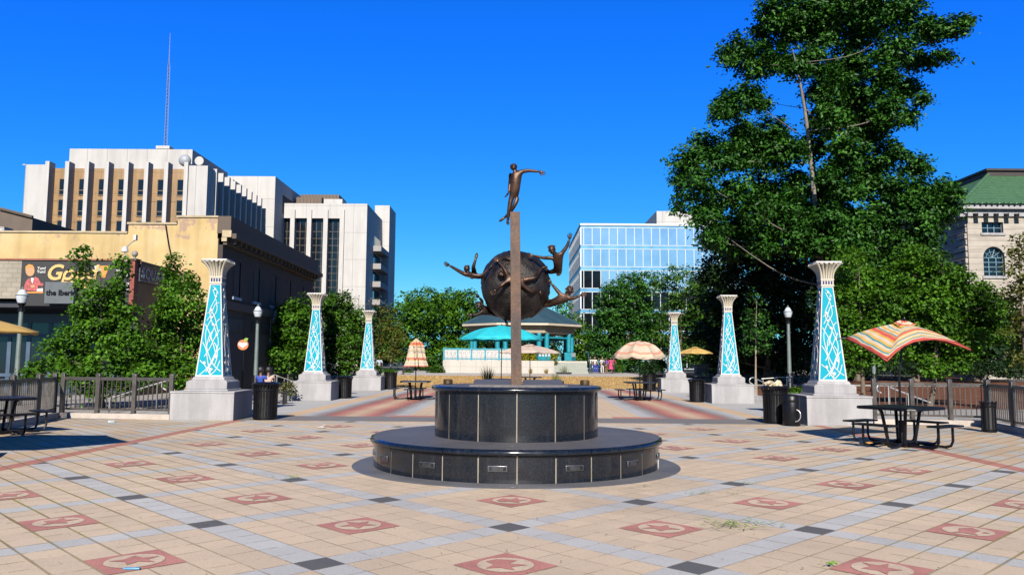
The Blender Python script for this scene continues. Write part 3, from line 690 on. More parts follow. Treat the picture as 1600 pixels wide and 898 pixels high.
def make_column():
    t = thing('lotus_column', 'x', 'column')
    MB().mm((-.82, -.82, 0), (.82, .82, .70)).build('plinth', CONCRETE, t, bevel=.012)
    MB().mm((-.832, -.832, .70), (.832, .832, .755)).build('plinth_cap', CONCRETE, t, bevel=.012)
    m = MB(); m.frustum((0, 0), 1.16, 1.14, .755, .80); m.frustum((0, 0), 1.07, 1.07, .80, 1.0); m.frustum((0, 0), 1.02, .98, 1.0, 1.035); m.frustum((0, 0), .88, .80, 1.035, SH0)
    m.build('pedestal', CONCRETE, t, bevel=.01)
    fw = .038; core = MB(); core.frustum((0, 0), SW0-.014, SW1-.014, SH0, SH1); core.build('panel', TURQ, t)
    fr = MB()
    for sx in (-1, 1):
        for sy in (-1, 1):
            q = lambda z, a, b: (sx*(hw(z)-a), sy*(hw(z)-b), z)
            fr.add([q(SH0, 0, 0), q(SH0, fw, 0), q(SH0, fw, fw), q(SH0, 0, fw), q(SH1, 0, 0), q(SH1, fw*.7, 0), q(SH1, fw*.7, fw*.7), q(SH1, 0, fw*.7)],
                   [(3, 2, 1, 0), (4, 5, 6, 7), (0, 1, 5, 4), (1, 2, 6, 5), (2, 3, 7, 6), (3, 0, 4, 7)])
    fr.frustum((0, 0), SW0-.004, SW0-.014, SH0, SH0+.045); fr.frustum((0, 0), SW1+.012, SW1+.004, SH1-.05, SH1)
    fr.build('frame', WHITE, t, bevel=.004)
    tr = MB(); tracery(tr)
    for k in range(4): tr.build('vine_tracery', WHITE, t, rz=k*math.pi/2, ang=30) if k == 0 else None
    first = [c for c in t.children if c.name.startswith('vine_tracery')][0]
    for k in range(1, 4):
        c = first.copy(); COL.objects.link(c); c.parent = t; c.rotation_euler.z = k*math.pi/2
    nk = MB(); nk.frustum((0, 0), .325, .325, SH1, SH1+.16); nk.frustum((0, 0), .35, .35, SH1-.012, SH1+.02); nk.frustum((0, 0), .35, .35, SH1+.15, SH1+.185); nk.build('neck', CREAM, t, bevel=.004)
    sq = MB()
    for k in range(4):
        a = k*math.pi/2
        for i in range(4):
            x = -.105+.07*i; c = Vector((x, -.166, SH1+.088)); c.rotate(Matrix.Rotation(a, 3, 'Z')); sq.box(c, (.042, .014, .085), rz=a)
    sq.build('navy_inset', NAVY, t)
    z0, z1 = SH1+.185, 4.24
    prof = lambda f: .160+.17*(f**2.4)
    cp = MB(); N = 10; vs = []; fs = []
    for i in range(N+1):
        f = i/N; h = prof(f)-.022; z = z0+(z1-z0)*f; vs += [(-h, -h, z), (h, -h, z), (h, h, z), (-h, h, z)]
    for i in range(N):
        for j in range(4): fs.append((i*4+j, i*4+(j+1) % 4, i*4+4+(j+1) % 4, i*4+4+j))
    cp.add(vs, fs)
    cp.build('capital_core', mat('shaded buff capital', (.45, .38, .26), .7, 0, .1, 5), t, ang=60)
    rb = MB()
    for k in range(4):
        Mz = Matrix.Rotation(k*math.pi/2, 3, 'Z')
        for i in range(6):
            s = (i-2.5)/2.5; pts = []
            for q in range(N+1):
                f = q/N; h = prof(f); pts.append(Mz @ Vector((s*(h-.012), -h+.004, z0+(z1-z0)*f)))
            rb.tube(pts, [.0165+.030*f**2 for f in [q/N for q in range(N+1)]], 8)
    rb.build('capital_flute', CREAM, t, ang=60)
    MB().mm((-.335, -.335, z1), (.335, .335, z1+.045)).build('abacus', WHITE, t, bevel=.008)
    return t
col0 = make_column(); GRP = 'turquoise lotus columns flanking the plaza'
spots = [(-8.40, 21.62, 'turquoise vine column at the left beside the short railing, nearest on its side', .0),
         (8.08, 21.55, 'turquoise vine column at the right with the striped parasol tip touching it', .0),
         (-8.46, 32.35, 'turquoise vine column in the middle of the left row, bushy tree behind it', .0),
         (8.16, 32.35, 'turquoise vine column in the middle of the right row, by the young tree', .0),
         (-8.48, 43.4, 'smallest turquoise vine column of the left row, near the closed parasol', .0),
         (8.10, 43.6, 'smallest turquoise vine column of the right row, by the faded striped parasol', .0)]
for i, (u, v, lab, dz) in enumerate(spots):
    p = pl(u, v); rz = YAW+(R(2.5) if u < 0 else R(-2.5))
    if i == 0: col0.location = p; col0.rotation_euler.z = rz; col0['label'] = lab; col0['group'] = GRP
    else: dup(col0, p, lab, rz, group=GRP)

# ================================================================ TABLES, PARASOLS, BINS
def picnic_table():
    t = thing('picnic_table', 'x', 'table')
    tp = MB(); oct_ = [(x, y) for x, y in ((.60, -.5), (.60, .5), (.5, .60), (-.5, .60), (-.60, .5), (-.60, -.5), (-.5, -.60), (.5, -.60))]
    tp.prism([(x, y, .735) for x, y in oct_], (0, 0, .028)); tp.build('tabletop', BLACKMETAL, t, bevel=.008)
    ed = MB(); ed.tube([(x*.985, y*.985, .725) for x, y in oct_+oct_[:1]], .016, 8); ed.build('table_edge', BLACKMETAL, t)
    fr = MB()
    for k in range(4):
        a = R(45+90*k); c, s = math.cos(a), math.sin(a)
        fr.tube([(.40*c, .40*s, .72), (.34*c, .34*s, .66), (.24*c, .24*s, .1), (.30*c, .30*s, .03)], .032, 8)
    fr.tube([(.3*math.cos(R(45+90*k)), .3*math.sin(R(45+90*k)), .05) for k in range(5)], .025, 8)
    fr.lathe([(.05, .02), (.05, .5)], n=12); fr.lathe([(.22, .005), (.22, .03), (.06, .06)], n=20); fr.build('pedestal', BLACKMETAL, t)
    for k in range(4):
        a = R(90*k); M = Matrix.Rotation(a, 3, 'Z')
        st = MB(); c = M @ Vector((.86, 0, .44)); st.box(c, (.28, .78, .035), rz=a); s = st.build('seat', BLACKMETAL, t, bevel=.01)
        lg = MB()
        for y in (-.24, .24):
            lg.tube([M @ Vector(p) for p in ((.2, y*.6, .08), (.55, y, .045), (.72, y, .04), (.82, y, .07), (.86, y, .16), (.86, y, .43))], .024, 8)
        lg.build('seat_arm', BLACKMETAL, t)
    return t
def canopy_mesh(peak, corners, mids, mb=None, rows=8, seg=8, bow=.06, vent=True):
    """corners: hem corners; mids: offset of each hem middle; attribute t runs from the peak to the hem"""
    mb = MB(); mb.t = []; n = len(corners); peak = Vector(peak); vs = []; m = n*seg
    hem = []
    for k in range(n):
        a, b = Vector(corners[k]), Vector(corners[(k+1) % n]); mo = Vector(mids[k])
        for i in range(seg):
            f = i/seg; hem.append(a.lerp(b, f)+mo*(4*f*(1-f)))
    for r in range(rows+1):
        f = r/rows
        for j in range(m):
            p = peak.lerp(hem[j], f); i = j % seg; g = i/seg
            p = p+Vector((0, 0, bow*4*f*(1-f)+.016*f*math.sin(j*1.9+5*f)+.012*f*math.sin(j*.7+9*f)))-Vector((0, 0, .05*4*g*(1-g)*f*(1-f)*2)); vs.append(p); mb.t.append(f)
    fs = []
    for r in range(rows):
        for j in range(m): fs.append((r*m+j, (r+1)*m+j, (r+1)*m+(j+1) % m, r*m+(j+1) % m))
    mb.add(vs, fs); return mb, hem
def parasol(name, label, loc, peak, corners, mids, mat_, pole_top, lean=(0, 0), val=.0, bow=.06, group=None, pole_mat=None):
    t = thing(name, label, 'parasol', loc, group=group); pole_mat = pole_mat or BLACKMETAL
    mb, hem = canopy_mesh(peak, corners, mids, bow=bow); tt = mb.t
    ob = mb.build_t('canopy', mat_, t) if hasattr(mb, 'build_t') else None
    return t, hem
def build_canopy(mb, mat_, parent, name='canopy'):
    me = bpy.data.meshes.new(name); me.from_pydata(mb.v, [], mb.f); me.materials.append(mat_)
    at = me.attributes.new('t', 'FLOAT', 'POINT'); at.data.foreach_set('value', mb.t)
    me.polygons.foreach_set('use_smooth', [True]*len(me.polygons)); me.set_sharp_from_angle(angle=R(28))
    o = bpy.data.objects.new(name, me); COL.objects.link(o); o.parent = parent
    so = o.modifiers.new('cloth', 'SOLIDIFY'); so.thickness = .006; so.offset = 0
    return o
def parasol(label, loc, peak, corners, mids, mat_, bow=.06, group=None, ribs=True, base=False, val=.09, rid=None):
    t = thing('parasol', label, 'parasol', loc, group=group); peak = Vector(peak)
    mb, hem = canopy_mesh(peak, corners, mids, bow=bow)
    if val:                                       # hanging hem
        m = len(hem); b = len(mb.v); mb.v += [tuple(h) for h in hem]+[tuple(h-Vector((0, 0, val*(1+.25*math.sin(i*1.7))))) for i, h in enumerate(hem)]
        mb.t += [1.0]*m+[1.0]*m
        for j in range(m): mb.f.append((b+j, b+m+j, b+m+(j+1) % m, b+(j+1) % m))
    build_canopy(mb, mat_, t)
    # vent cap above the peak
    vc, _ = canopy_mesh(peak+Vector((0, 0, .05)), [peak.lerp(Vector(c), .2)+Vector((0, 0, .06)) for c in corners], [(0, 0, 0)]*len(corners), rows=3, seg=4, bow=.02)
    vc.t = [v*.2 for v in vc.t]; build_canopy(vc, mat_, t, 'vent_cap')
    po = MB(); po.tube([(0, 0, .02), (0, 0, peak.z*.55), (peak.x*.9, peak.y*.9, peak.z-.02)], .022, 10); po.build('pole', BLACKMETAL, t)
    fi = MB(); fi.ell(peak+Vector((0, 0, .085)), (.03, .03, .045), 10); fi.build('finial', BLACKMETAL, t)
    if ribs:
        hub = peak*.8; hub.z = peak.z-.45
        for c in corners:
            c = Vector(c); rb = MB(); rb.tube([peak-Vector((0, 0, .04)), peak.lerp(c, .5)+Vector((0, 0, bow-.03)), c-Vector((0, 0, .012))], .008, 6)
            rb.tube([hub, peak.lerp(c, .55)+Vector((0, 0, bow-.04))], .007, 6); rb.build('rib', BLACKMETAL, t)
        hb = MB(); hb.lathe([(.04, -.04), (.045, 0), (.04, .04)], c=hub, n=12); hb.build('hub', BLACKMETAL, t)
    if base:
        bs = MB(); bs.lathe([(.28, .0), (.28, .05), (.1, .08), (.03, .1)], n=24); bs.build('base', BLACKMETAL, t)
    return t
def reg(peak, n, Rr, drop, a0=0., sag=(0, 0, -.0)):
    return [(peak[0]+Rr*math.cos(a0+2*math.pi*k/n), peak[1]+Rr*math.sin(a0+2*math.pi*k/n), peak[2]-drop) for k in range(n)]
cream, red_, tealc, yel, org = (.62, .50, .36), (.56, .075, .05), (.03, .25, .29), (.62, .36, .06), (.60, .20, .07)
BRIGHT = stripemat('bright striped canvas', [(0, red_), (.06, cream), (.13, red_), (.17, yel), (.23, cream), (.27, tealc), (.30, cream), (.35, yel), (.40, cream), (.43, tealc), (.46, org), (.50, red_), (.57, yel), (.62, cream), (.69, yel), (.74, tealc), (.78, cream), (.84, yel), (.89, tealc), (.92, cream), (.95, red_)])
fc, fr_ = (.60, .47, .35), (.60, .24, .17)
FADED = stripemat('sun faded striped canvas', [(0, fc), (.10, fr_), (.15, (.62, .36, .26)), (.22, fc), (.40, (.62, .34, .25)), (.44, fr_), (.50, (.60, .42, .25)), (.56, fc), (.70, (.50, .47, .36)), (.73, fc), (.80, (.62, .36, .25)), (.83, fr_), (.88, (.60, .45, .28)), (.92, fc)])
PINK = stripemat('washed out pink canvas', [(0, (.62, .48, .38)), (.3, (.60, .36, .27)), (.36, (.62, .50, .40)), (.62, (.60, .38, .29)), (.68, (.62, .50, .41))])
YELC = stripemat('yellow canvas', [(0, (.62, .40, .10)), (.2, (.60, .38, .10))]); TURC = stripemat('turquoise canvas', [(0, (.0, .52, .60)), (.2, (.0, .49, .58))])
TB = 'black metal picnic tables under the parasols'; PB = 'parasols over the picnic tables'
table0 = picnic_table(); tp = G(1409, 697); table0.location = tp; table0.rotation_euler.z = R(33)
table0['label'] = 'black metal picnic table under the bright striped parasol near the right fence'; table0['group'] = TB
q = lambda p: Vector(p)-tp
pk = q(P(1413, 505, tp.y)); RU = parasol('brightly striped square parasol blown crooked by the wind, above the right-hand table', tp, pk,
    [q(P(1322, 527, tp.y+.1)), q(P(1386, 562, tp.y-1.15)), q(P(1517, 545, tp.y+.05)), q(P(1426, 524, tp.y+1.3))],
    [(-.03, 0, .04), (-.05, .12, .30), (.02, 0, .03), (0, 0, 0)], BRIGHT, bow=.05, group=PB, val=.035)
arm = MB(); arm.tube([q(P(1322, 527, tp.y+.1))+Vector((.1, 0, 0)), q(P(1308, 529, tp.y+.15))], .012, 8); arm.build('bent_rib_end', BLACKMETAL, RU)
def at_table(px, py, lab, rz): p = G(px, py); return p, dup(table0, p, lab, rz, group=TB)
p, _ = at_table(649, 624, 'black metal picnic table around the closed striped parasol', R(2))
# closed parasol
cl = thing('parasol', 'closed striped parasol furled into tiers like a fir tree on its pole', 'parasol', p, group=PB)
mb = MB(); prof = []
for k, (r0, r1, z0, z1) in enumerate([(.42, .33, 1.36, 1.70), (.355, .29, 1.66, 1.98), (.31, .25, 1.94, 2.22), (.28, .19, 2.16, 2.36), (.21, .0, 2.30, 2.52)]):
    m0 = MB(); m0.lathe([(r0*.98, z0-.01), (r0, z0), ((r0+r1)*.49, (z0+z1)/2), (r1, z1), (r1*.7, z1+.01)], n=48, wave=lambda i, a, k=k: 1+.20*math.sin(8*a+k*.9)*(1 if i < 3 else .6)+.05*math.sin(13*a+k))
    mb.add(m0.v, m0.f)
mb.t = [min(.999, max(0, (2.52-v[2])/1.18)) for v in mb.v]
CLO = stripemat('folded striped canvas', [(0, fc), (.10, (.6, .45, .2)), (.16, (.58, .12, .08)), (.24, (.6, .3, .08)), (.28, fc), (.40, (.55, .42, .25)), (.46, (.25, .30, .28)), (.48, fc), (.58, (.55, .5, .3)), (.64, fc), (.68, (.58, .16, .1)), (.74, (.6, .33, .12)), (.78, fc), (.86, (.35, .36, .28)), (.88, fc), (.95, (.57, .15, .1))])
build_canopy(mb, CLO, cl); po = MB(); po.tube([(0, 0, .02), (0, 0, 2.5)], .022, 10); po.ell((0, 0, 2.53), (.03, .03, .04), 8); po.build('pole', BLACKMETAL, cl)
p, _ = at_table(1000, 625, 'black metal picnic table under the faded scalloped parasol', R(4))
pk = P(998, 534, p.y)-p; c = reg(pk, 8, 1.14, .62, R(22)); c = [(x, y, z+.05*math.sin(3*i)) for i, (x, y, z) in enumerate(c)]
parasol('faded striped parasol with a drooping dome, right of the black plinth', p, pk, c, [(0, 0, -.07)]*8, FADED, bow=.20, group=PB, val=.05)
# tables behind the plinth
p = G(783, 617); dup(table0, p, 'black metal picnic table hidden behind the plinth below the turquoise parasol', R(20), group=TB)
pk = P(784, 510, p.y)-p; parasol('turquoise parasol standing open behind the plinth', p, pk, reg(pk, 8, 2.0, .58, R(10)), [(0, 0, -.03)]*8, TURC, bow=.16, group=PB, val=.07)
p = G(828, 610); dup(table0, p, 'black metal picnic table behind the plinth under the washed-out pink parasol', R(5), group=TB)
pk = P(828, 539, p.y)-p; parasol('washed-out pink striped parasol just behind the turquoise one', p, pk, reg(pk, 4, 1.75, .40, R(8)), [(0, 0, -.03)]*4, PINK, bow=.06, group=PB, val=.04)
p = Vector((P(1088, 600, 50).x, 50, gz(50))); dup(table0, p, 'black metal picnic table beyond the small right column under a yellow parasol', R(30), group=TB)
pk = P(1086, 543, p.y)-p; parasol('small yellow parasol far off behind the smallest right column', p, pk, reg(pk, 6, 1.15, .33, R(5)), [(0, 0, -.02)]*6, YELC, bow=.05, group=PB, val=.05)
p = Vector((-9.18, 12.15, 0)); pk = Vector((0, 0, 2.45)); parasol('yellow parasol cut off by the left edge of the view', p, pk, [(1.86, .25, 1.99), (.75, 1.45, 2.05), (-.8, 1.5, 2.05), (-1.8, .1, 2.05), (-.9, -1.4, 2.08), (.95, -1.35, 2.09)], [(0, 0, -.02)]*6, YELC, bow=.02, group=PB, val=.05)
dup(table0, p, 'black metal picnic table at the left edge of the view under the yellow parasol', R(25), group=TB)
p2 = G(-6, 678); dup(table0, p2, 'black metal picnic table at the left fence, half out of view', R(50), group=TB)

def slat_bin(name, label, cat, r, h, n=26, lid=True, sign=False):
    t = thing(name, label, cat)
    b = MB(); b.lathe([(r*.86, .03), (r*.86, h*.96)], n=28); b.build('liner', mat('black liner', (.004, .004, .005), .6, 0, .1, 5), t)
    s = MB()
    for k in range(n):
        a = 2*math.pi*k/n; c, q_ = math.cos(a), math.sin(a)
        prof = [(r*.93, .05), (r*.95, h*.5), (r*.96, h*.85), (r*1.06, h*.96), (r*1.12, h)]
        w = r*.075; T_ = Vector((-q_, c, 0))
        vs = []
        for rr, z in prof:
            o_ = Vector((rr*c, rr*q_, z)); i_ = Vector(((rr-.014)*c, (rr-.014)*q_, z)); vs += [o_+T_*w, o_-T_*w, i_-T_*w, i_+T_*w]
        fs = []
        for i in range(len(prof)-1):
            for j in range(4): fs.append((i*4+j, i*4+(j+1) % 4, i*4+4+(j+1) % 4, i*4+4+j))
        fs += [(3, 2, 1, 0), tuple(len(vs)-4+j for j in range(4))]; s.add(vs, fs)
    s.build('body_slats', BLACKMETAL, t, ang=50)
    g = MB()
    for z, k in ((.06, .96), (h*.86, .975)): g = MB(); g.lathe([(r*k-.02, z-.02), (r*k+.004, z-.02), (r*k+.004, z+.02), (r*k-.02, z+.02)], n=32); g.build('hoop', BLACKMETAL, t, ang=50)
    g = MB(); g.lathe([(r*.9, 0), (r*.9, .05)], n=24); g.build('foot', BLACKMETAL, t); g = MB()
    if not lid: g.lathe([(r*.9, h*.93), (r*.96, h*.93), (r*.96, h*.97), (r*.9, h*.97)], n=32)
    if lid: g.lathe([(r*.7, h+.01), (r*1.13, h), (r*1.15, h+.02), (r*.95, h+.06), (r*.62, h+.07), (r*.62, h+.02)], n=36)
    g.build('rim', BLACKMETAL, t, ang=50); return t
bin0 = slat_bin('litter_bin', 'black slatted litter bin beside the left front column', 'litter bin', .33, .92)
bin0.location = G(414, 655); BG = 'black slatted litter bins'; bin0['group'] = BG
LITTER = mat('crumpled paper litter', (.55, .45, .30), .8, 0, .3, 8)
dup(bin0, G(538, 622), 'black slatted litter bin beside the middle left column', .3, .95, group=BG)
dup(bin0, G(1089, 628), 'black slatted litter bin beside the middle right column', .5, .95, group=BG)
br_ = dup(bin0, G(1212, 661), 'black slatted litter bin overflowing with buff rubbish by the right front column', .2, 1.0, group=BG)
lit = MB(); rl = random.Random(2)
for k in range(16): lit.box((rl.uniform(-.2, .2), rl.uniform(-.2, .2), .97+rl.uniform(0, .1)), (rl.uniform(.06, .18), rl.uniform(.06, .16), rl.uniform(.02, .09)), rz=rl.uniform(0, 3), rx=rl.uniform(-.6, .6), ry=rl.uniform(-.6, .6))
lt_ = lit.build('rubbish_heap', LITTER, loc=G(1212, 661)); tag(lt_, 'heap of buff paper rubbish spilling from the top of the right-hand bin', 'rubbish')
sb = thing('ash_bin', 'squat black cylinder bin with a pale curved handle touching the right front column', 'bin', G(1237, 665))
m = MB(); m.lathe([(.2, 0), (.215, .03), (.215, .72), (.19, .76), (.08, .78), (0, .78)], n=28); m.build('drum', BLACKMETAL, sb)
m = MB(); m.tube(crom([(.06, -.22, .42), (.12, -.27, .36), (.13, -.28, .24), (.08, -.26, .15), (.02, -.22, .12)], 5), .012, 8); m.build('handle', GALV, sb)
m = MB(); m.lathe([(.222, .60), (.222, .66)], n=28); m.build('band', BLACKMETAL, sb)
nb = slat_bin('litter_bin', 'narrow black open-lattice litter bin in front of the right fence', 'litter bin', .17, .72, 12, False)
nb.location = G(1546, 675); nb['group'] = BG

# ================================================================ RAILINGS, LAMPS
def railing(label, pts, h=1.06, kerb=.14, curved=None, group=None):
    """pts: ground points of the posts in order"""
    o0 = Vector(pts[0]); t = thing('metal_railing', label, 'railing', o0, group=group); pts = [Vector(p)-o0 for p in pts]
    for p in pts:
        m = MB(); m.box((p.x, p.y, (kerb+h)/2+.02), (.105, .105, h-kerb+.16)); m.frustum((p.x, p.y), .125, .08, h+.10, h+.135); m.build('post', FENCEM, t, bevel=.006)
    for a, b in zip(pts, pts[1:]):
        d = (b-a); L = d.length; d.normalize(); rz = math.atan2(d.y, d.x); mid = (a+b)/2; m = MB()
        for z, w in ((h, .06), (h-.045, .05), (kerb+.1, .05)): m.box((mid.x, mid.y, z), (L-.11, .05, w if z != h-.045 else .02), rz=rz)
        n = max(2, int(L/.118))
        for i in range(1, n):
            p = a+d*(L*i/n); m.box((p.x, p.y, (h+kerb+.1)/2), (.022, .022, h-kerb-.1), rz=rz)
        m.build('baluster_panel', FENCEM, t)
    k = MB()
    for a, b in zip(pts, pts[1:]):
        d = (b-a); rz = math.atan2(d.y, d.x); mid = (a+b)/2; k.box((mid.x, mid.y, kerb/2), (d.length+.1, .3, kerb), rz=rz)
    k.build('kerb', CURB, t); return t
def gl(*px): return [G(*p) for p in px]
railing('bronze-grey railing at left, facing the plaza between the left front column and the corner', gl((266, 655), (208, 654), (151, 653), (96, 652)))
c0 = G(94, 652)
railing('bronze-grey railing running from the corner out past the left edge, in shade', [c0+Vector((-.12, -.12, 0)), G(57, 659), G(16, 667), G(-40, 679)])
railing('bronze-grey railing at right, facing the plaza beside the right front column', gl((1367, 662), (1426, 663), (1486, 664), (1544, 666)))
railing('bronze-grey railing turning towards the viewer at the right edge', [G(1546, 667), G(1585, 675), G(1630, 684), G(1690, 698)])
def handrail(label, a, b, rise):
    a, b = Vector(a), Vector(b); t = thing('handrail', label, 'handrail', a); d = b-a
    for off in (0,):
        m = MB(); m.tube(crom([(.0, 0, .70), (-.12, 0, .78), (-.1, 0, .92), (.05, 0, .97), d*.3+Vector((0, 0, .97-rise*.3)), d*.7+Vector((0, 0, .97-rise*.7)), d+Vector((0, 0, .97-rise))], 6), .022, 10)
        m.build('rail', GALV, t)
    for f in (.15, .55, .95):
        m = MB(); p = d*f; m.tube([(p.x, p.y, 0), (p.x, p.y, .97-rise*f)], .018, 8); m.build('support', GALV, t)
    return t
handrail('pale stainless handrail sloping down behind the left railing', P(258, 640, 23.2).xy.to_3d(), P(165, 655, 23.2).xy.to_3d(), .55)
handrail('pale stainless handrail with a looped end behind the right railing', P(1378, 640, 24.5).xy.to_3d(), P(1455, 655, 24.5).xy.to_3d(), .55)
handrail('pale handrail beside the bin and the middle right column, left of its pair', P(1176, 600, 34).xy.to_3d(), P(1222, 600, 32.5).xy.to_3d(), .45)
handrail('pale handrail nearest the lamp post, right of its pair', P(1206, 600, 37).xy.to_3d()+Vector((.9, 0, 0)), P(1190, 600, 37).xy.to_3d(), .1)
handrail('pale handrail by the hedge between the first two left columns', P(428, 600, 33).xy.to_3d(), P(458, 600, 31).xy.to_3d(), .2)

def lamp(label, loc, h=4.6, group='acorn street lamps', s=1.):
    t = thing('street_lamp', label, 'street lamp', loc, group=group)
    m = MB(); m.lathe([(.20, 0), (.20, .12), (.16, .2), (.14, .75), (.11, .85), (.10, .9)], n=16); m.build('base', BLACKMETAL, t)
    m = MB(); m.lathe([(.095, .88), (.07, h-.72)], n=14); m.build('pole', POLEGREEN, t)
    m = MB(); m.lathe([(.075, h-.72), (.11, h-.70), (.11, h-.64), (.07, h-.6), (.085, h-.52), (.14, h-.44), (.13, h-.42)], n=16); m.build('collar', BLACKMETAL, t)
    m = MB(); m.lathe([(.13, h-.42), (.19, h-.25), (.2, h-.16), (.15, h-.1), (.12, h-.02), (.07, h+.04), (0, h+.06)], n=20); m.build('globe', LAMPGLASS, t)
    m = MB(); m.lathe([(.21, h-.17), (.215, h-.155), (.2, h-.14)], n=20); m.lathe([(.03, h+.05), (.045, h+.08), (.02, h+.12), (0, h+.16)], n=10); m.build('finial', POLEGREEN, t)
    return t
L0 = lamp('grey-green acorn lamp post behind the left front column, taller in view', Vector((P(399, 600, 36).x, 36, 0)), 3.93)
for px, Y, lab in ((450, 46.5, 'grey-green acorn lamp post beside the middle left column, smaller in view'), (1234, 44, 'grey-green acorn lamp post standing in the mulch left of the right front column'),
                   (1366, 46, 'acorn lamp post with its globe showing above the striped parasol'), (26, 27, 'acorn lamp post with a large globe in front of the painted sign')):
    h = {46.5: .93, 44: 1.17, 46: 1.16, 27: .98}[Y]
    dup(L0, Vector((P(px, 600, Y).x, Y, gz(Y))), lab, 0, h, group='acorn street lamps')

# ================================================================ BUILDINGS
WCLAD = panelmat('white cladding panels', (.47, .455, .44), 3.2, 40, .10, .05, .16)
WPLAIN = panelmat('white precast concrete', (.50, .485, .47), 4.6, 5.2, .09, .05, .14)
BROWNP = panelmat('tan spandrel panel', (.33, .19, .07), 3.0, 3.3, .10, .12, .38, .5)
TANFRAME = mat('tan window frame', (.17, .11, .05), .5, 0, .1, 4)
FINW = mat('white fin concrete', (.50, .485, .47), .7, 0, .05, .5, dirt=.12)
ROOFD = mat('dark flat roof', (.05, .045, .04), .9, 0, .2, .5)
def xz(px, py, Y): p = P(px, py, Y); return p.x, p.z
def office_tower():
    Y = 118.; x0, zt = xz(40, 260, Y); x1, _ = xz(325, 257, Y); zt = P(180, 258, Y).z; D = 30.
    t = thing('office_tower', 'white office tower with brown panel bays, rooftop dish and mast, far left', 'building', (x0, Y, 0)); o = Vector((x0, Y, 0))
    b = lambda a, c, m=None: (m or MB()).mm(Vector(a)-o, Vector(c)-o)
    xa = P(72, 262, Y).x; xb = P(291, 258, Y).x
    m = b((x0, Y, 0), (xa, Y+D, zt)); m.build('end_pier', WCLAD, t); b((xb, Y, 0), (x1, Y+3, zt)).build('end_pier', WCLAD, t)
    b((xa, Y+1.2, 0), (x1-1.2, Y+D, zt-.25)).build('recessed_wall', BROWNP, t)
    fx = [P(px, 300, Y).x for px in (73.5, 104.5, 135.5, 166.5, 197.5, 228.5, 259.5, 290.5)]
    fin0 = b((fx[0]-.3, Y-.35, 0), (fx[0]+.3, Y+1.25, zt+.45)).build('fin', FINW, t)
    for x in fx[1:]:
        c = fin0.copy(); COL.objects.link(c); c.parent = t; c.location.x = x-fx[0]
    zr = [(P(180, a, Y).z, P(180, c, Y).z) for a, c in ((278, 302), (310.5, 335), (343.5, 368), (376, 400))]
    for (za, zb) in zr:
        for i in range(7):
            xc = (fx[i]+fx[i+1])/2+.25; w = .52
            fr = MB(); q = lambda a, c: fr.mm(Vector(a)-o, Vector(c)-o)
            q((xc-w-.12, Y+1.08, zb-.12), (xc-w, Y+1.22, za+.1)); q((xc+w, Y+1.08, zb-.12), (xc+w+.12, Y+1.22, za+.1)); q((xc-w, Y+1.08, za), (xc+w, Y+1.22, za+.1)); q((xc-w, Y+1.08, zb-.12), (xc+w, Y+1.22, zb)); q((xc-w, Y+1.08, zb+.62), (xc+w, Y+1.2, zb+.72))
            f = fr.build('window', TANFRAME, t); b((xc-w, Y+1.13, zb), (xc+w, Y+1.17, za)).build('pane', DARKGLASS, f)
        m = MB()
        for i in range(7): m.mm(Vector((fx[i]+.3, Y+1.16, zb-1.02))-o, Vector((fx[i+1]-.3, Y+1.24, zb-.96))-o)
        m.build('panel_joint', TANFRAME, t)
    # right face with fins in shade
    ys = [Y+3+2.75*k for k in range(10)]
    b((x1-1.2, Y+3, 0), (x1-1.0, Y+D, zt-.3)).build('side_glazing', DARKGLASS, t)
    zt2 = zt+.3
    f1 = b((x1-1.05, ys[0]+.3, 0), (x1+.15, ys[0]+.9, zt2)).build('side_fin', FINW, t)
    for y in ys[1:9]:
        c = f1.copy(); COL.objects.link(c); c.parent = t; c.location.y = y-ys[0]
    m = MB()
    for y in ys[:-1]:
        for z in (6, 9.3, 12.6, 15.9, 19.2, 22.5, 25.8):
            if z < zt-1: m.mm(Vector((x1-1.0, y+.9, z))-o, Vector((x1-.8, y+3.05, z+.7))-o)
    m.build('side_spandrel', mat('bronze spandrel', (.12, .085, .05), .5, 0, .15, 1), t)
    # penthouse
    Y2 = Y+8; p0, z2 = xz(109, 235, Y2); p1 = P(301, 232, Y2).x; z2 = P(200, 233, Y2).z
    b((p0, Y2, zt-.4), (p1, Y2+16, z2)).build('penthouse', WCLAD, t); b((p1-4, Y2+16, zt-.4), (p1+1.0, Y2+26, z2-1.2)).build('stair_head', WPLAIN, t)
    bx, bz = xz(257, 233, Y2+2); m = b((bx-.9, Y2+1.5, z2), (bx+.9, Y2+3, z2+.5)); b((bx-1.1, Y2+1.3, z2+.45), (bx+1.1, Y2+3.2, z2+.95), m); m.build('roof_cabinet', WPLAIN, t)
    dp = P(289, 251, Y+4)-o; m = MB(); m.ell(dp, (.95, .75, .95), 18); m.build('radome', mat('grey radome', (.30, .32, .36), .6, 0, .05, 2), t)
    d2 = P(312, 252, Y+5)-o; m = MB(); m.lathe([(0, 0), (.4, .06), (.7, .22)], n=20); 
    for i, v in enumerate(m.v): m.v[i] = tuple(d2+Vector((v[0], -v[2], v[1])))
    m.tube([d2, d2+Vector((0, .1, -1.0))], .05, 6); m.build('dish', WPLAIN, t)
    cp = P(44, 259, Y+1)-o; m = MB(); m.tube([cp+Vector((.3, 0, -.4)), cp+Vector((0, 0, 0)), cp+Vector((-.45, 0, .18))], .05, 6); m.box(cp+Vector((-.6, 0, .15)), (.4, .15, .15)); m.build('roof_lamp', WPLAIN, t)
    mast = thing('radio_mast', 'slender lattice radio mast rising from the office tower roof', 'mast', (bx, Y2+4, z2)); top_ = P(266, 52, Y2+4)-Vector((bx, Y2+4, z2)); bot = P(259, 222, Y2+4)-Vector((bx, Y2+4, z2)); bot.z = 0
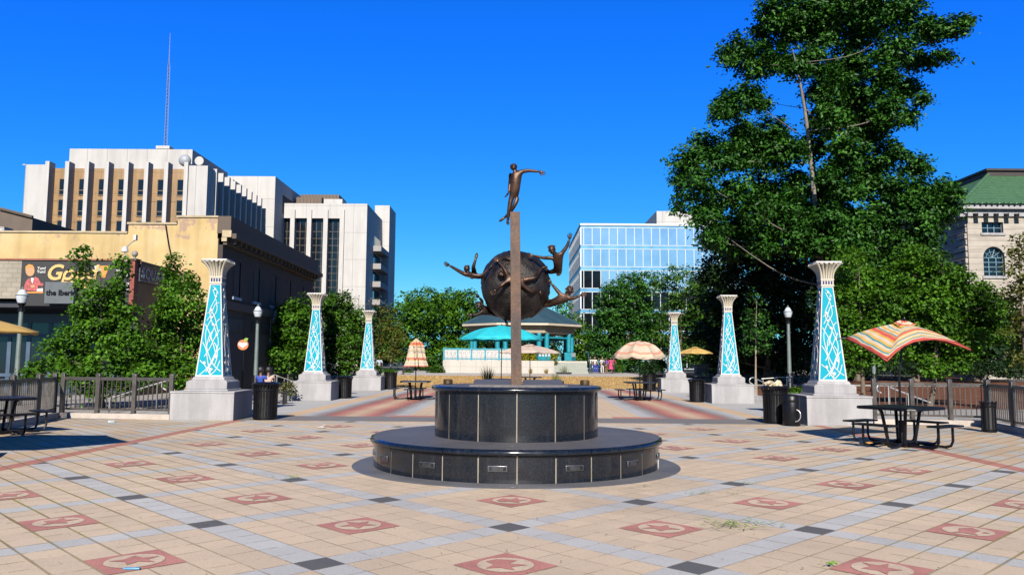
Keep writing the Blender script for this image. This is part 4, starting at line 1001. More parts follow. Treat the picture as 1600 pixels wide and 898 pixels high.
    ax = Vector((bot.x, 0, 0)); tx = Vector((top_.x, 0, top_.z)); m = MB(); n = 26
    for k in range(3):
        of = Vector((.3*math.cos(k*2.094), .3*math.sin(k*2.094), 0)); m.tube([ax+of, ax.lerp(tx, .72)+of*.6, ax.lerp(tx, .8)], .035, 5)
    for i in range(n):
        f0, f1_ = i/n*.72, (i+1)/n*.72
        for k in range(3):
            oa = Vector((.3*math.cos(k*2.094), .3*math.sin(k*2.094), 0))*(1-.4*f0/.72); ob = Vector((.3*math.cos((k+1)*2.094), .3*math.sin((k+1)*2.094), 0))*(1-.4*f1_/.72); m.tube([ax.lerp(tx, f0)+oa, ax.lerp(tx, f1_)+ob], .018, 4)
    m.build('lattice', mat('mast grey steel', (.25, .26, .28), .5, .3, .1, 3), mast); m = MB(); m.tube([ax.lerp(tx, .78), tx], [.06, .03], 6); m.build('whip_antenna', GALV, mast)
    # linking block behind
    Yb = Y+28; xb0, zb0 = xz(364, 276, Yb); xb1 = P(430.5, 276, Yb).x; zb0 = P(400, 275.5, Yb).z
    k = thing('link_block', 'blank white block stepping down between the two office towers', 'building', (xb0, Yb, 0)); ob = Vector((xb0, Yb, 0))
    m = MB().mm((-3, 0, 0), (xb1-xb0, 34, zb0)); m.build('wall', WPLAIN, k); MB().mm((xb1-xb0-.2, 5, zb0-6.0), (xb1-xb0+.02, 33, zb0-2.4)).build('louvre_opening', ROOFD, k)
office_tower()
def second_tower():
    Y = 152.; x0 = P(441, 318, Y).x; x1 = P(574, 318, Y).x; zt = P(510, 318, Y).z; D = 22.
    t = thing('white_tower', 'white tower with tall dark glass strips and stacked side balconies', 'building', (x0, Y, 0)); o = Vector((x0, Y, 0)); W_ = x1-x0
    u = lambda px: P(px, 330, Y).x-x0; zh = P(500, 341, Y).z
    m = MB(); m.mm((0, 0, zh), (W_, D, zt)); m.mm((u(537), 0, 0), (W_, D, zh)); m.build('wall', WPLAIN, t)
    MB().mm((0, 1.0, 0), (u(538), D, zh-.02)).build('curtain_glass', DARKGLASS, t)
    for px in (458.5, 484.5, 510, 535.5):
        MB().mm((u(px)-.42, -.5, 0), (u(px)+.42, 1.1, P(px, 328, Y).z)).build('pier', FINW, t)
    m = MB()
    for z in [2+1.35*k for k in range(int((zh-2)/1.35))]: m.mm((0, .93, z), (u(537), 1.02, z+.08))
    for a, c in ((441, 458.5), (458.5, 484.5), (484.5, 510), (510, 535.5)):
        for f in (.36, .68): x = u(a)+(u(c)-u(a))*f; m.mm((x-.04, .92, 0), (x+.04, 1.02, zh))
    m.build('mullion_grid', mat('bronze mullion', (.09, .075, .06), .4, .3, .1, 2), t)
    m = MB()
    for k in range(6):
        z = zt-8.2-3.6*k; m.mm((W_-.3, 7, z), (W_+1.7, 17, z+1.1))
    m.build('balcony', mat('weathered balcony concrete', (.30, .285, .28), .8, 0, .15, .4), t); m = MB()
    for k in range(6):
        z = zt-8.2-3.6*k; m.mm((W_-.01, 8, z+1.1), (W_+.02, 16, z+3.3))
    m.build('balcony_recess', DARKGLASS, t)
    xs0 = P(586, 322, Y+18).x-x0; xs1 = P(609, 322, Y+18).x-x0; zs = P(600, 321, Y+18).z; MB().mm((xs0, 18, 0), (xs1, 27, zs)).build('stair_shaft', WPLAIN, t)
    q0, q1 = P(463, 308, Y+6).x-x0, P(503, 308, Y+6).x-x0; zq = P(480, 308, Y+6).z; MB().mm((q0, 6, zt), (q1, 12, zq)).build('brown_plant_screen', panelmat('ribbed brown screen', (.13, .085, .055), .7, 30, .2, .1, .1), t)
    r0, r1 = P(470, 303, Y+12).x-x0, P(530, 303, Y+12).x-x0; zr = P(500, 304, Y+12).z; MB().mm((r0, 12, zt), (r1, 19, zr)).build('brown_plant_screen', MC.get('x') or bpy.data.materials['ribbed brown screen'], t)
    s0, s1 = P(506, 311, Y+5).x-x0, P(535, 311, Y+5).x-x0; MB().mm((s0, 5, zt), (s1, 11, P(520, 311, Y+5).z)).build('roof_unit', WPLAIN, t)
second_tower()

def painted_brick():
    m, t, b = new_mat('worn yellow painted brick'); x = NX(t); co = x.obj()
    n = x.noise(co, .5, 8, .65); n2 = x.noise(co, 1.3, 8, .7)
    c = x.ramp(n, [(.3, (.47, .32, .13)), (.5, (.55, .40, .18)), (.7, (.58, .46, .26))])
    sp = t.nodes.new('ShaderNodeSeparateXYZ'); t.links.new(co, sp.inputs[0])
    high = x.ramp(x.m('DIVIDE', sp.outputs[2], 9.), [(.70, 0.), (.90, .22)])
    worn = x.gt(x.m('ADD', n2, high), .74)
    c = x.mix(worn, c, (.40, .27, .19))
    br = t.nodes.new('ShaderNodeTexBrick'); br.inputs['Scale'].default_value = 1; br.inputs['Brick Width'].default_value = .24; br.inputs['Row Height'].default_value = .085; br.inputs['Mortar Size'].default_value = .008
    cb = t.nodes.new('ShaderNodeCombineXYZ'); t.links.new(x.m('ADD', sp.outputs[0], sp.outputs[1]), cb.inputs[0]); t.links.new(sp.outputs[2], cb.inputs[1]); t.links.new(cb.outputs[0], br.inputs[0])
    t.links.new(x.bump(br.outputs['Fac'], .2, -.01), b.inputs['Normal'])
    mp = t.nodes.new('ShaderNodeMapping'); mp.inputs['Scale'].default_value = (1.5, 1.5, .15); t.links.new(co, mp.inputs[0])
    c = x.mix(1., c, x.ramp(x.noise(mp.outputs[0], 1.2, 5), [(.35, .8), (.55, 1.)]), 'MULTIPLY'); t.links.new(c, b.inputs['Base Color']); b.inputs['Roughness'].default_value = .9; return m
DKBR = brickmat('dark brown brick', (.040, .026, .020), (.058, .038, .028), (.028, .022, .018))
STONEB = mat('brown sandstone trim', (.11, .08, .06), .85, 0, .2, 1, fine=.2)
def yellow_building():
    Y = 38.; xr = P(350, 345, Y).x; z1 = P(320, 340, Y).z; z2 = P(240, 350.5, Y).z; z3 = P(120, 364, Y).z
    xa, xb = P(278, 342, Y).x, P(201, 352, Y).x; xl = -46.; D = 17.5
    t = thing('corner_building', 'two-storey corner building with worn yellow painted side wall and dark brick street front', 'building', (xr, Y, 0)); o = Vector((xr, Y, 0))
    m = MB(); q = lambda a, c: m.mm(Vector(a)-o, Vector(c)-o)
    pts = [(xr-.25, 0), (xr-.25, z1), (xa, z1), (xa, z2), (xb, z2), (xb, z3), (xl, z3), (xl, 0)]
    m.prism([Vector((x, Y, z))-o for x, z in pts], (0, .45, 0)); m.build('painted_side_wall', painted_brick(), t)
    m = MB(); q((xl, Y-.06, z3), (xb-.02, Y+.5, z3+.09)); q((xb-.06, Y-.06, z2), (xa-.02, Y+.5, z2+.09)); q((xa-.06, Y-.06, z1), (xr-.26, Y+.5, z1+.09)); m.build('coping', mat('pale clay coping', (.42, .34, .22), .9, 0, .25, 2), t)
    m = MB(); q((xl, Y+.5, 0), (xr-.02, Y+D, z3-.6)); m.build('block', ROOFD, t)
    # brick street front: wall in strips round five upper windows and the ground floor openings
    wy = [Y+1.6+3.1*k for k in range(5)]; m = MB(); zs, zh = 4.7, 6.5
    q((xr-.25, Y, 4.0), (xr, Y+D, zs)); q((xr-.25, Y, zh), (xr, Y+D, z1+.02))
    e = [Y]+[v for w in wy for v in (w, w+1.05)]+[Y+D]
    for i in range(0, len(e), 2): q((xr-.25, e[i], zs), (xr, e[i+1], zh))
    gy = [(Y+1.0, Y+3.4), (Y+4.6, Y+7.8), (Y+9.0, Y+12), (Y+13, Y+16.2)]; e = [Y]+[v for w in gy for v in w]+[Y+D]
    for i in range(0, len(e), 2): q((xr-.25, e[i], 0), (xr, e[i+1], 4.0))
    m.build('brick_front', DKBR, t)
    for w in wy:
        m = MB(); q((xr-.2, w, zs), (xr-.02, w+.12, zh)); q((xr-.2, w+.93, zs), (xr-.02, w+1.05, zh)); q((xr-.2, w+.08, zs+.85), (xr-.12, w+.97, zs+.95)); q((xr-.2, w+.08, zh-.1), (xr-.12, w+.97, zh)); q((xr-.3, w-.1, zs-.14), (xr+.08, w+1.15, zs-.001)); f = m.build('window', mat('blue grey window paint', (.30, .36, .46), .5, 0, .1, 3), t)
        m = MB(); q((xr-.10, w+.12, zs), (xr-.06, w+.93, zh-.1)); m.build('pane', DARKGLASS, f)
    for k, (a, c) in enumerate(gy):
        m = MB(); q((xr-.22, a, 0), (xr-.18, c, 3.98)); f = m.build('shopfront_glass', DARKGLASS, t)
        m = MB()
        for y in (a, (a+c)/2, c-.09): q((xr-.18, y, .001), (xr-.08, y+.09, 3.97))
        q((xr-.17, a+.1, 2.8), (xr-.09, c-.1, 2.92)); m.build('shopfront_frame', mat('black shopfront paint', (.02, .02, .022), .5, 0, .1, 3), f)
    m = MB(); q((xr-.3, Y-.02, z1-.75), (xr+.35, Y+D, z1+.08)); q((xr-.28, Y, z1-1.0), (xr+.62, Y+D+.2, z1-.76)); q((xr-.2, Y, z1-1.3), (xr+.18, Y+D, z1-1.01)); q((xr-.2, Y+.05, 4.02), (xr+.16, Y+D, 4.4)); m.build('cornice', STONEB, t)
    m = MB()
    for k in range(22):
        m = MB(); q((xr+.18, Y+.3+.78*k, z1-1.22), (xr+.48, Y+.5+.78*k, z1-1.005)); m.build('bracket', STONEB, t)
    m = MB(); q((xr-.02, Y-.12, z1-.95), (xr+.42, Y-.005, z1-.62)); q((xr-.05, Y-.1, z1-1.15), (xr+.2, Y-.006, z1-.96)); m.build('corner_block', mat('pale carved stone', (.45, .36, .22), .8, 0, .15, 5), t)
    m = MB(); m.tube([P(259, 352, Y-.05)-o, P(262, 372, Y-.05)-o, P(264, 384, Y-.05)-o, P(268, 402, Y-.05)-o], .035, 6); m.build('cable', BLACKMETAL, t)
    m = MB(); q((xr+.002, Y+7.9, 0), (xr+.05, Y+8.95, 4.0)); q((xr+.002, Y+12.05, 0), (xr+.05, Y+12.95, 4.0)); q((xr+.002, Y+16.25, 0), (xr+.05, Y+D, 4.0)); q((xr+.002, Y+7.9, 4.41), (xr+.03, Y+D, 4.68)); m.build('stone_pier', mat('grey stone pier', (.22, .24, .26), .8, 0, .15, 1), t)
    m = MB(); q((xr-.04, Y+1.1, 3.0), (xr+.02, Y+3.3, 3.6)); q((xr-.04, Y+4.7, 3.0), (xr+.02, Y+7.7, 3.6)); q((xr-.04, Y+9.1, 3.0), (xr+.02, Y+11.9, 3.6)); m.build('fascia_board', mat('dark fascia board', (.03, .03, .035), .6, 0, .1, 2), t)
    # arched fan light and small fascia letters on the shaded front
    m = MB(); ay = Y+8.9; m.prism([(0.17, ay-Y+1.1*math.cos(a), 3.7+.95*math.sin(a)) for a in [math.pi*i/14 for i in range(15)]], (.04, 0, 0)); m.build('arched_sign', mat('pale arched panel', (.40, .44, .46), .7, 0, .1, 2), t)
    return t
yellow_building()

def text_mesh(txt, size, ext=.01, shear=0., bold=0., align='LEFT', space=1.):
    cu = bpy.data.curves.new('txt', 'FONT'); cu.body = txt; cu.size = size; cu.extrude = ext; cu.shear = shear; cu.offset = bold; cu.align_x = align; cu.space_character = space; cu.resolution_u = 4
    ob = bpy.data.objects.new('txt', cu); COL.objects.link(ob); dg = bpy.context.evaluated_depsgraph_get()
    me = bpy.data.meshes.new_from_object(ob.evaluated_get(dg)); bpy.data.objects.remove(ob); return me
def put_text(name, txt, size, loc, m, parent, rx=R(90), rz=0., **k):
    me = text_mesh(txt, size, **k); me.materials.clear(); me.materials.append(m); o = bpy.data.objects.new(name, me); COL.objects.link(o)
    o.parent = parent; o.location = loc; o.rotation_euler = (rx, 0, rz); return o
def painted_shop():
    Y = 34.; xr = P(209, 440, Y).x; xl = -36.; zt = P(120, 407, Y).z; zb = P(120, 478, Y).z; o = Vector((xr, Y, 0)); D = 3.95
    t = thing('painted_shop', 'low dark shop with a painted food mural on its front and a red corner pilaster', 'building', o)
    xm = P(33, 430, Y).x
    b = lambda a, c, m=None: (m or MB()).mm(Vector(a)-o, Vector(c)-o)
    b((xl, Y, P(20, 466, Y).z), (xm, Y+.3, P(15, 407, Y).z)).build('block_wall', brickmat('grey cinder block', (.30, .27, .21), (.36, .32, .25), (.22, .2, .16), .4, .2), t)
    BLK = mat('black sign paint', (.006, .006, .008), .6, 0, .1, 2); DKB = mat('dark blue shop wall', (.012, .016, .03), .6, 0, .2, 1)  # DKB: near-black blue for the recessed front, soffit and side wall
    sg = b((xm, Y, zb), (xr-.16, Y+.3, zt)).build('mural_panel', BLK, t)
    b((xl, Y+2.6, 0), (xr-.2, Y+3.0, zb)).build('recessed_front', DKB, t); b((xl, Y+.3, zb-.05), (xr-.05, Y+D, zb+.2)).build('soffit', DKB, t)
    b((xr-.3, Y+.3, 0), (xr, Y+D, zt-.15)).build('side_wall', DKB, t); b((xl, Y+.3, zt-.3), (xr-.02, Y+D, zt-.1)).build('roof', ROOFD, t)
    b((xr-.155, Y-.03, P(207, 486, Y).z), (xr+.03, Y+.3, zt+.02)).build('red_pilaster', brickmat('red pilaster tile', (.30, .06, .04), (.36, .09, .06), (.16, .05, .04), .2, .1), t)
    m = b((xr-.24, Y-.1, P(207, 494, Y).z), (xr+.06, Y+.3, P(207, 487, Y).z)); m.build('pilaster_foot', STONEB, t)
    m = MB()
    for k in range(24): b((xl+k*.8, Y-.06, zt), (xl+k*.8+.79, Y+.35, zt+.07), m)
    m.build('clay_coping', mat('red clay coping', (.28, .10, .06), .8, 0, .2, 3), t)
    b((xr-.28, Y-.08, zt+.02), (xr+.1, Y+.4, zt+.1)).build('corner_cap', STONEB, t)
    c = P(209, 396, Y)-o; m = MB(); m.ell(c+Vector((0, .1, 0)), (.13, .13, .14), 14); m.lathe([(.09, zt+.1), (.05, zt+.16), (.07, c.z-.1)], c=(c.x, .1, 0), n=12); m.build('ball_finial', mat('grey ball finial', (.25, .23, .2), .7, 0, .15, 6), t)
    m = b((xr-.02, Y+.3, zt-.1), (xr+.14, Y+D, zt+.04)); m.build('side_coping', STONEB, t)
    # storefront frames
    m = MB()
    for px in (-8, 15, 45, 78, 110): x = P(px, 560, Y+2.6).x; b((x-.09, Y+2.5, 0), (x+.09, Y+2.62, 3.2), m)
    b((xl, Y+2.48, 2.55), (xr-.3, Y+2.61, 2.7), m); b((xl, Y+2.48, .75), (xr-.3, Y+2.61, .9), m); b((xl, Y+2.42, 3.2), (xr-.3, Y+2.62, 3.6), m); m.build('storefront_frame', mat('steel blue frame', (.05, .09, .15), .5, 0, .1, 2), t)
    b((xl, Y+2.53, .9), (xr-.3, Y+2.57, 3.2)).build('storefront_glass', DARKGLASS, t)
    # mural
    GOLD = mat('buff lettering', (.62, .42, .14), .7, 0, .1, 5); WLET = mat('white lettering', (.6, .6, .58), .7, 0, .05, 5); REDJ = mat('painted red plaid', (.42, .08, .08), .7, 0, .5, 9); SKIN = mat('painted skin tone', (.50, .27, .13), .7, 0, .05, 5); ORG = mat('painted orange', (.60, .26, .04), .7, 0, .1, 5)
    L_ = lambda px, py, d=.03: P(px, py, Y-d)-o
    put_text('lettering', 'Good', .92, L_(71, 436.5), GOLD, sg, shear=.25, bold=.022, ext=.012); put_text('lettering', 'Food', .62, L_(92, 449.5, .02), GOLD, sg, shear=.25, bold=.02, ext=.01)
    put_text('lettering', 'Yum!', .17, L_(58.5, 421, .025), WLET, sg, bold=.004, rx=R(90)); put_text('lettering', 'Yum!', .17, L_(58, 426.5, .025), WLET, sg, bold=.004)
    put_text('lettering', 'ITY', .42, L_(203, 432, .025), WLET, sg, bold=.006, align='RIGHT'); put_text('lettering', 'S', .42, L_(202, 452.5, .025), WLET, sg, bold=.006, align='RIGHT')
    def blob(name, pts, mt, d, th=.012):
        m = MB(); m.prism([L_(x, y, d) for x, y in pts], (0, th, 0)); m.build(name, mt, sg, smooth=False)
    ell = lambda cx, cy, rx, ry, n=18: [(cx+rx*math.cos(2*math.pi*k/n), cy+ry*math.sin(2*math.pi*k/n)) for k in range(n)]
    blob('painted_waiter', [(36, 453), (40, 440), (45, 434), (50, 438), (55, 432), (60, 435), (63, 441), (68, 443), (67, 447), (59, 446), (59, 455)], REDJ, .02)
    blob('painted_head', ell(47, 423, 7, 8.6), SKIN, .022); blob('painted_hair', [(39.5, 424), (40, 416), (45, 412.5), (51, 414), (54, 419), (49, 417), (42, 418)], ORG, .027); blob('painted_shirt', [(48, 434), (53, 434), (51, 443), (49, 440)], WLET, .027); blob('painted_hand', ell(51, 447, 3.6, 2.2), SKIN, .029)
    blob('painted_tray', [(38, 455.5), (68, 455.5), (67, 458), (39, 458)], ORG, .02); blob('painted_plates', [(58, 451), (67, 450), (67, 455), (57, 455)], WLET, .031); blob('painted_bottle', [(156, 415), (170, 415), (168, 423), (164, 434), (158, 434)], ORG, .02); blob('painted_cloth', [(147, 415), (156, 415), (158, 424), (150, 425)], WLET, .021)
    s2 = thing('hanging_sign', 'grey box sign with black old-style letters fixed below the mural', 'sign', P(95, 472, Y-.35)); so = Vector(s2.location)
    m = MB(); m.mm(P(68.5, 474, Y-.4)-so, P(121, 441.5, Y-.16)-so); m.build('sign_box', mat('slate sign face', (.085, .10, .115), .6, 0, .15, 3), s2, bevel=.01)
    put_text('lettering', 'the Iberian', .32, P(72, 461, Y-.41)-so, BLACKMETAL, s2, bold=.011, ext=.012)
    s3 = thing('fascia_sign', 'dark blue fascia sign reading SQUA in pale letters on the shaded side of the shop', 'sign', (xr, Y+.6, 0)); MB().mm((.02, -.25, P(212, 440, Y+.6).z), (.09, 2.9, P(212, 413, Y+.6).z)).build('board', mat('navy sign board', (.02, .03, .06), .6, 0, .1, 3), s3)
    put_text('lettering', 'SQUARE', .68, (.10, -.12, P(212, 434.5, Y+.6).z), mat('pale blue lettering', (.22, .28, .36), .6, 0, .05, 5), s3, rz=R(90), bold=.008, space=1.0)
    m = MB()
    for z in (P(212, 439, Y+.6).z, P(212, 414.5, Y+.6).z): m.mm((.09, -.2, z-.01), (.1, 2.85, z+.01))
    m.build('border_line', bpy.data.materials['pale blue lettering'], s3)
    sp = thing('gooseneck_light', 'gooseneck floodlight standing on the shop roof before the yellow wall', 'light', P(196, 400, Y+.2)); a = lambda px, py: P(px, py, Y+.2)-Vector(sp.location)
    m = MB(); m.tube(crom([a(195, 408), a(195.5, 392), a(200, 384), a(208, 377), a(213, 375)], 6), .025, 8); m.build('arm', GALV, sp); m = MB(); m.lathe([(.05, .12), (.12, .05), (.15, -.12), (.0, -.12)], c=a(195, 389), n=14); m.mm(a(209.5, 375.5)+Vector((0, -.08, 0)), a(214, 367)+Vector((0, .08, 0))); m.build('head', WHITE, sp)
painted_shop()
def misc_left():
    Y = 60.; x1, z1 = xz(51, 340, Y); t = thing('brown_shed', 'brown flat-topped building peeping over the yellow wall at far left', 'building', (-50, Y, 0)); o = Vector((-50, Y, 0)); zA = P(0, 327, Y).z
    m = MB(); m.prism([Vector(p)-o for p in ((-52, Y, 0), (x1, Y, 0), (x1, Y, z1), (P(0, 327, Y).x, Y, zA), (-52, Y, zA+.9))], (0, 10, 0)); m.build('wall', mat('brown stucco', (.12, .09, .07), .9, 0, .25, .6), t)
    m = MB(); m.tube([P(0, 326, Y-.1)-o, P(51, 339, Y-.1)-o], .12, 6); m.build('gutter', STONEB, t); m = MB(); m.mm(P(6, 365, Y-6)-o, P(11, 358, Y-5)-o); m.build('roof_vent', WPLAIN, t)
    s = thing('peach_sign', 'round orange peach-shaped hanging sign with a white heart, beside the left front column', 'sign', (P(378, 606, 33).x, 33, 0)); Yp = s.location.y; a = lambda px, py, d=0.: P(px, py, Yp-d)-Vector(s.location)
    r = 8.2*Yp/1250; c = a(379.5, 538.5); OR = mat('orange sign', (.55, .17, .04), .5, 0, .1, 4)
    def disc(pts, th, mt, nm):
        m = MB(); m.prism(pts, (0, th, 0)); m.build(nm, mt, s)
    disc([c+Vector((r*math.cos(t)*(1.03), 0, r*math.sin(t)*.98)) for t in [2*math.pi*k/28 for k in range(28)]], .07, OR, 'peach_disc')
    disc([c+Vector((r*.055*16*math.sin(t)**3, -.012, r*.05*(13*math.cos(t)-5*math.cos(2*t)-2*math.cos(3*t)-math.cos(4*t))*.8)) for t in [2*math.pi*k/30 for k in range(30)]], .01, mat('white sign heart', (.6, .6, .6), .6), 'heart')
    disc([a(381, 530, .01), a(384, 527.5, .01), a(388, 528.5, .01), a(386, 532.5, .01), a(382, 533, .01)], .03, mat('sign leaf', (.25, .42, .05), .6), 'leaf'); m = MB(); m.tube([Vector((0, .03, 0)), Vector((0, .03, c.z-r*.9))], .03, 8); m.build('pole', BLACKMETAL, s)
misc_left()

def glass_building():
    Y = 130.; x0 = P(907, 350, Y).x; x1 = P(1160, 350, Y).x; zt = P(1000, 349.5, Y).z; D = 26.; o = Vector((x0, Y, 0))
    t = thing('glass_office', 'blue mirror-glass office block with pale mullions beyond the gazebo', 'building', o); W_ = x1-x0
    m_, tt, b = new_mat('sky blue mirror glass'); x = NX(tt); n = x.noise(x.obj(), .25, 3); tt.links.new(x.ramp(n, [(.35, (.36, .52, .64)), (.65, (.50, .64, .74))]), b.inputs['Base Color']); b.inputs['Metallic'].default_value = .85; b.inputs['Roughness'].default_value = .12
    BAND = mat('light blue spandrel', (.10, .33, .55), .35, .3, .08, .5); MUL = mat('pale mullion', (.50, .56, .60), .5, 0, .05, 1); DG = mat('glass with painted tree reflection', (.006, .008, .012), .1, 0, .1, 1, spec=.3)  # DG: dark reflection of trees put into the colour of the lower panes
    z = lambda py: P(1000, py, Y).z
    rows = [(357, 383), (390, 416.5), (423.5, 450), (457, 483), (490, 516), (523, 549), (556, 575)]; mp = [912.0+13.25*k for k in range(19)]; xs = [P(p, 400, Y).x-x0 for p in mp]
    MB().mm((.15, .15, 0), (W_, D, zt-.05)).build('core', BAND, t)
    for i, (a, c) in enumerate(rows):
        za, zc = z(a), z(c)
        bn = MB(); top = z(rows[i-1][1]) if i else zt-.35
        bn.mm((0, 0, za+.12), (W_, .2, top-.12)); bn.mm((-.002, .2, za+.12), (.2, D, top-.12)); bn.build('spandrel_band', BAND, t)
        ml = MB()
        for zz in (za+.06, zc-.06): ml.mm((-.05, -.05, zz-.05), (W_, .12, zz+.05)); ml.mm((-.055, .12, zz-.05), (.1, D, zz+.05))
        for xx in xs: ml.mm((xx-.055, -.06, zc), (xx+.055, .1, za))
        for k in range(17): yy = .9+1.5*k; ml.mm((-.09, yy-.08, zc), (.1, yy+.08, za))
        ml.mm((-.1, -.1, zc), (.15, .15, za)); ml.build('mullions', MUL, t)
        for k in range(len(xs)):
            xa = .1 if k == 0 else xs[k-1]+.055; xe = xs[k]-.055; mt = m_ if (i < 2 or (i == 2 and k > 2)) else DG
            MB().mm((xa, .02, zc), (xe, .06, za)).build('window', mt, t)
        MB().mm((.02, .1, zc), (.06, D, za)).build('side_glazing', m_, t)
    MB().mm((-.06, -.06, zt-.35), (W_, D, zt)).build('parapet', MUL, t)
    pb = Y+8; px0 = P(1026, 340, pb).x-x0; MB().mm((px0, 8, zt-.05), (W_-2, 20, P(1060, 330, pb).z)).build('penthouse', WPLAIN, t)
glass_building()

def green_roof_building():
    Y = 70.; x0 = P(1511, 345, Y).x; x1 = x0+44; D = 34.; ze = P(1530, 335, Y).z; d = 5.2; zr = 19.6; o = Vector((x0, Y, 0))
    t = thing('stone_hall', 'pale stone hall with green tiled hipped roof and arched windows at the right edge', 'building', o); W_ = x1-x0
    ST, nt_, b = new_mat('coursed limestone'); x = NX(nt_); co = x.obj(); sp = nt_.nodes.new('ShaderNodeSeparateXYZ'); nt_.links.new(co, sp.inputs[0])
    c1 = x.lt(x.m('FRACT', x.m('DIVIDE', sp.outputs[2], .52)), .07); n = x.noise(co, .9, 8, .65)
    mp = nt_.nodes.new('ShaderNodeMapping'); mp.inputs['Scale'].default_value = (.25, .25, 2.2); nt_.links.new(co, mp.inputs[0]); n2 = x.noise(mp.outputs[0], 1.0, 5)
    c = x.ramp(n2, [(.3, (.33, .29, .24)), (.6, (.47, .42, .36))]); c = x.mix(1., c, x.ramp(n, [(.3, .82), (.6, 1.)]), 'MULTIPLY'); c = x.mix(x.m('MULTIPLY', c1, .6), c, (.16, .13, .11)); nt_.links.new(c, b.inputs['Base Color']); b.inputs['Roughness'].default_value = .85
    nt_.links.new(x.bump(x.m('SUBTRACT', n, c1), .5, .05), b.inputs['Normal'])
    wx = [P(1553, 400, Y).x-x0+4.6*k for k in range(6)]; w = .95
    za, zs = P(1553, 431, Y).z, P(1553, 402, Y).z; q0, q1 = P(1553, 364, Y).z, P(1553, 347, Y).z
    m = MB(); B = lambda a, c: m.mm(a, c); e = [0]+[v for c_ in wx for v in (c_-w, c_+w)]+[W_]
    B((0, 0, 0), (W_, .6, za)); B((0, 0, zs+w), (W_, .6, q0)); B((0, 0, q1), (W_, .6, ze))
    for i in range(0, len(e), 2): B((e[i], 0, za), (e[i+1], .6, zs+w)); B((e[i], 0, q0), (e[i+1], .6, q1))
    for c_ in wx:                                    # arch heads
        for s in (-1, 1):
            arc = [Vector((c_+s*w*math.cos(a), 0, zs+w*math.sin(a))) for a in [math.pi/2*i/8 for i in range(9)]]; m.prism([Vector((c_+s*w, 0, zs+w))]+(arc if s > 0 else arc), (0, .6, 0))
    B((0, .6, 0), (.6, D, ze)); m.build('wall', ST, t)
    FR = mat('blue grey sash', (.10, .20, .26), .5, 0, .1, 3)
    for c_ in wx:
        m = MB(); B((c_-w, .35, za), (c_+w, .4, zs+w)); g = m.build('arched_window', DARKGLASS, t); m = MB()
        for k in (-1, -.34, .34, 1): B((c_+k*w-.04, .28, za), (c_+k*w+.04, .36, zs))
        for k in range(5): zz = za+(zs-za)*k/4; B((c_-w, .27, zz-.035), (c_+w, .355, zz+.035))
        for a in [math.pi*k/5 for k in range(1, 5)]: m.tube([Vector((c_, .31, zs)), Vector((c_+w*math.cos(a), .31, zs+w*math.sin(a)))], .035, 6)
        m.tube([Vector((c_+w*.55*math.cos(a), .31, zs+w*.55*math.sin(a))) for a in [math.pi*k/10 for k in range(11)]], .03, 6); m.tube([Vector((c_+w*.97*math.cos(a), .31, zs+w*.97*math.sin(a))) for a in [math.pi*k/10 for k in range(11)]], .05, 6); m.build('sash_bars', FR, g)
        m = MB(); B((c_-w, .35, q0), (c_+w, .4, q1)); g = m.build('attic_window', DARKGLASS, t); m = MB()
        for k in (-1, -.3, .3, 1): B((c_+k*w-.04, .28, q0), (c_+k*w+.04, .36, q1))
        B((c_-w, .275, (q0+q1)/2-.03), (c_+w, .355, (q0+q1)/2+.03)); m.build('sash_bars', FR, g)
        m = MB(); B((c_-w-.15, -.12, q0-.2), (c_+w+.15, .1, q0-.001)); m.build('sill', MC['pale cast stone'], t); m = MB(); B((c_-w-.15, -.12, za-.22), (c_+w+.15, .1, za-.001)); m.build('sill', MC['pale cast stone'], t)
    m = MB(); B((-.5, -.5, ze), (W_, D, ze+.35)); B((-.9, -.9, ze+.35), (W_, D, ze+.8)); m.build('cornice', MC['pale cast stone'], t); m = MB()
    for k in range(48): m = MB(); B((-.35+.9*k, -.8, ze-.3), (-.35+.9*k+.42, -.02, ze-.002)); m.build('modillion', MC['pale cast stone'], t)
    for k in range(36): m = MB(); B((-.8, -.35+.9*k, ze-.3), (-.02, -.35+.9*k+.42, ze-.003)); m.build('modillion', MC['pale cast stone'], t)
    # rough quoins on the shaded flank
    m = MB(); rq = random.Random(4)
    for k in range(26): B((-.12-rq.uniform(0, .12), .1, .55*k+.04), (-.002, 1.2+rq.uniform(0, 2.4), .55*k+.5))
    m.build('rusticated_quoin', ST, t, bevel=.03)
    GT, n_, b = new_mat('green clay tile'); x = NX(n_); co = x.obj(); sp = n_.nodes.new('ShaderNodeSeparateXYZ'); n_.links.new(co, sp.inputs[0])
    f = x.m('FRACT', x.m('DIVIDE', x.m('ADD', sp.outputs[0], sp.outputs[1]), .30)); g = x.m('FRACT', x.m('DIVIDE', sp.outputs[2], .36))
    hgt = x.m('ADD', x.m('SINE', x.m('MULTIPLY', f, 3.14159)), x.m('MULTIPLY', g, -.8)); nn = x.noise(co, 2.5, 6, .75)
    c = x.ramp(nn, [(.3, (.022, .085, .03)), (.5, (.04, .14, .05)), (.7, (.07, .17, .06))]); c = x.mix(x.m('MULTIPLY', x.lt(g, .14), .45), c, (.01, .04, .02)); n_.links.new(c, b.inputs['Base Color']); b.inputs['Roughness'].default_value = .6; n_.links.new(x.bump(hgt, .8, .08), b.inputs['Normal'])
    z0 = ze+.78; e0 = 1.1; m = MB(); m.add([(-e0, -e0, z0), (W_, -e0, z0), (W_, d, zr), (d, d, zr), (-e0, D, z0), (d, D, zr)], [(0, 1, 2, 3), (0, 3, 5, 4)]); m.build('roof', GT, t)
    m = MB(); m.tube([(-e0, -e0, z0+.05), (d, d, zr+.05)], .16, 8); m.build('hip_ridge', GT, t); m = MB()
    for k in range(60): m.ell((-e0+.3+.5*k, -e0-.02, z0+.02), (.12, .14, .12), 6)
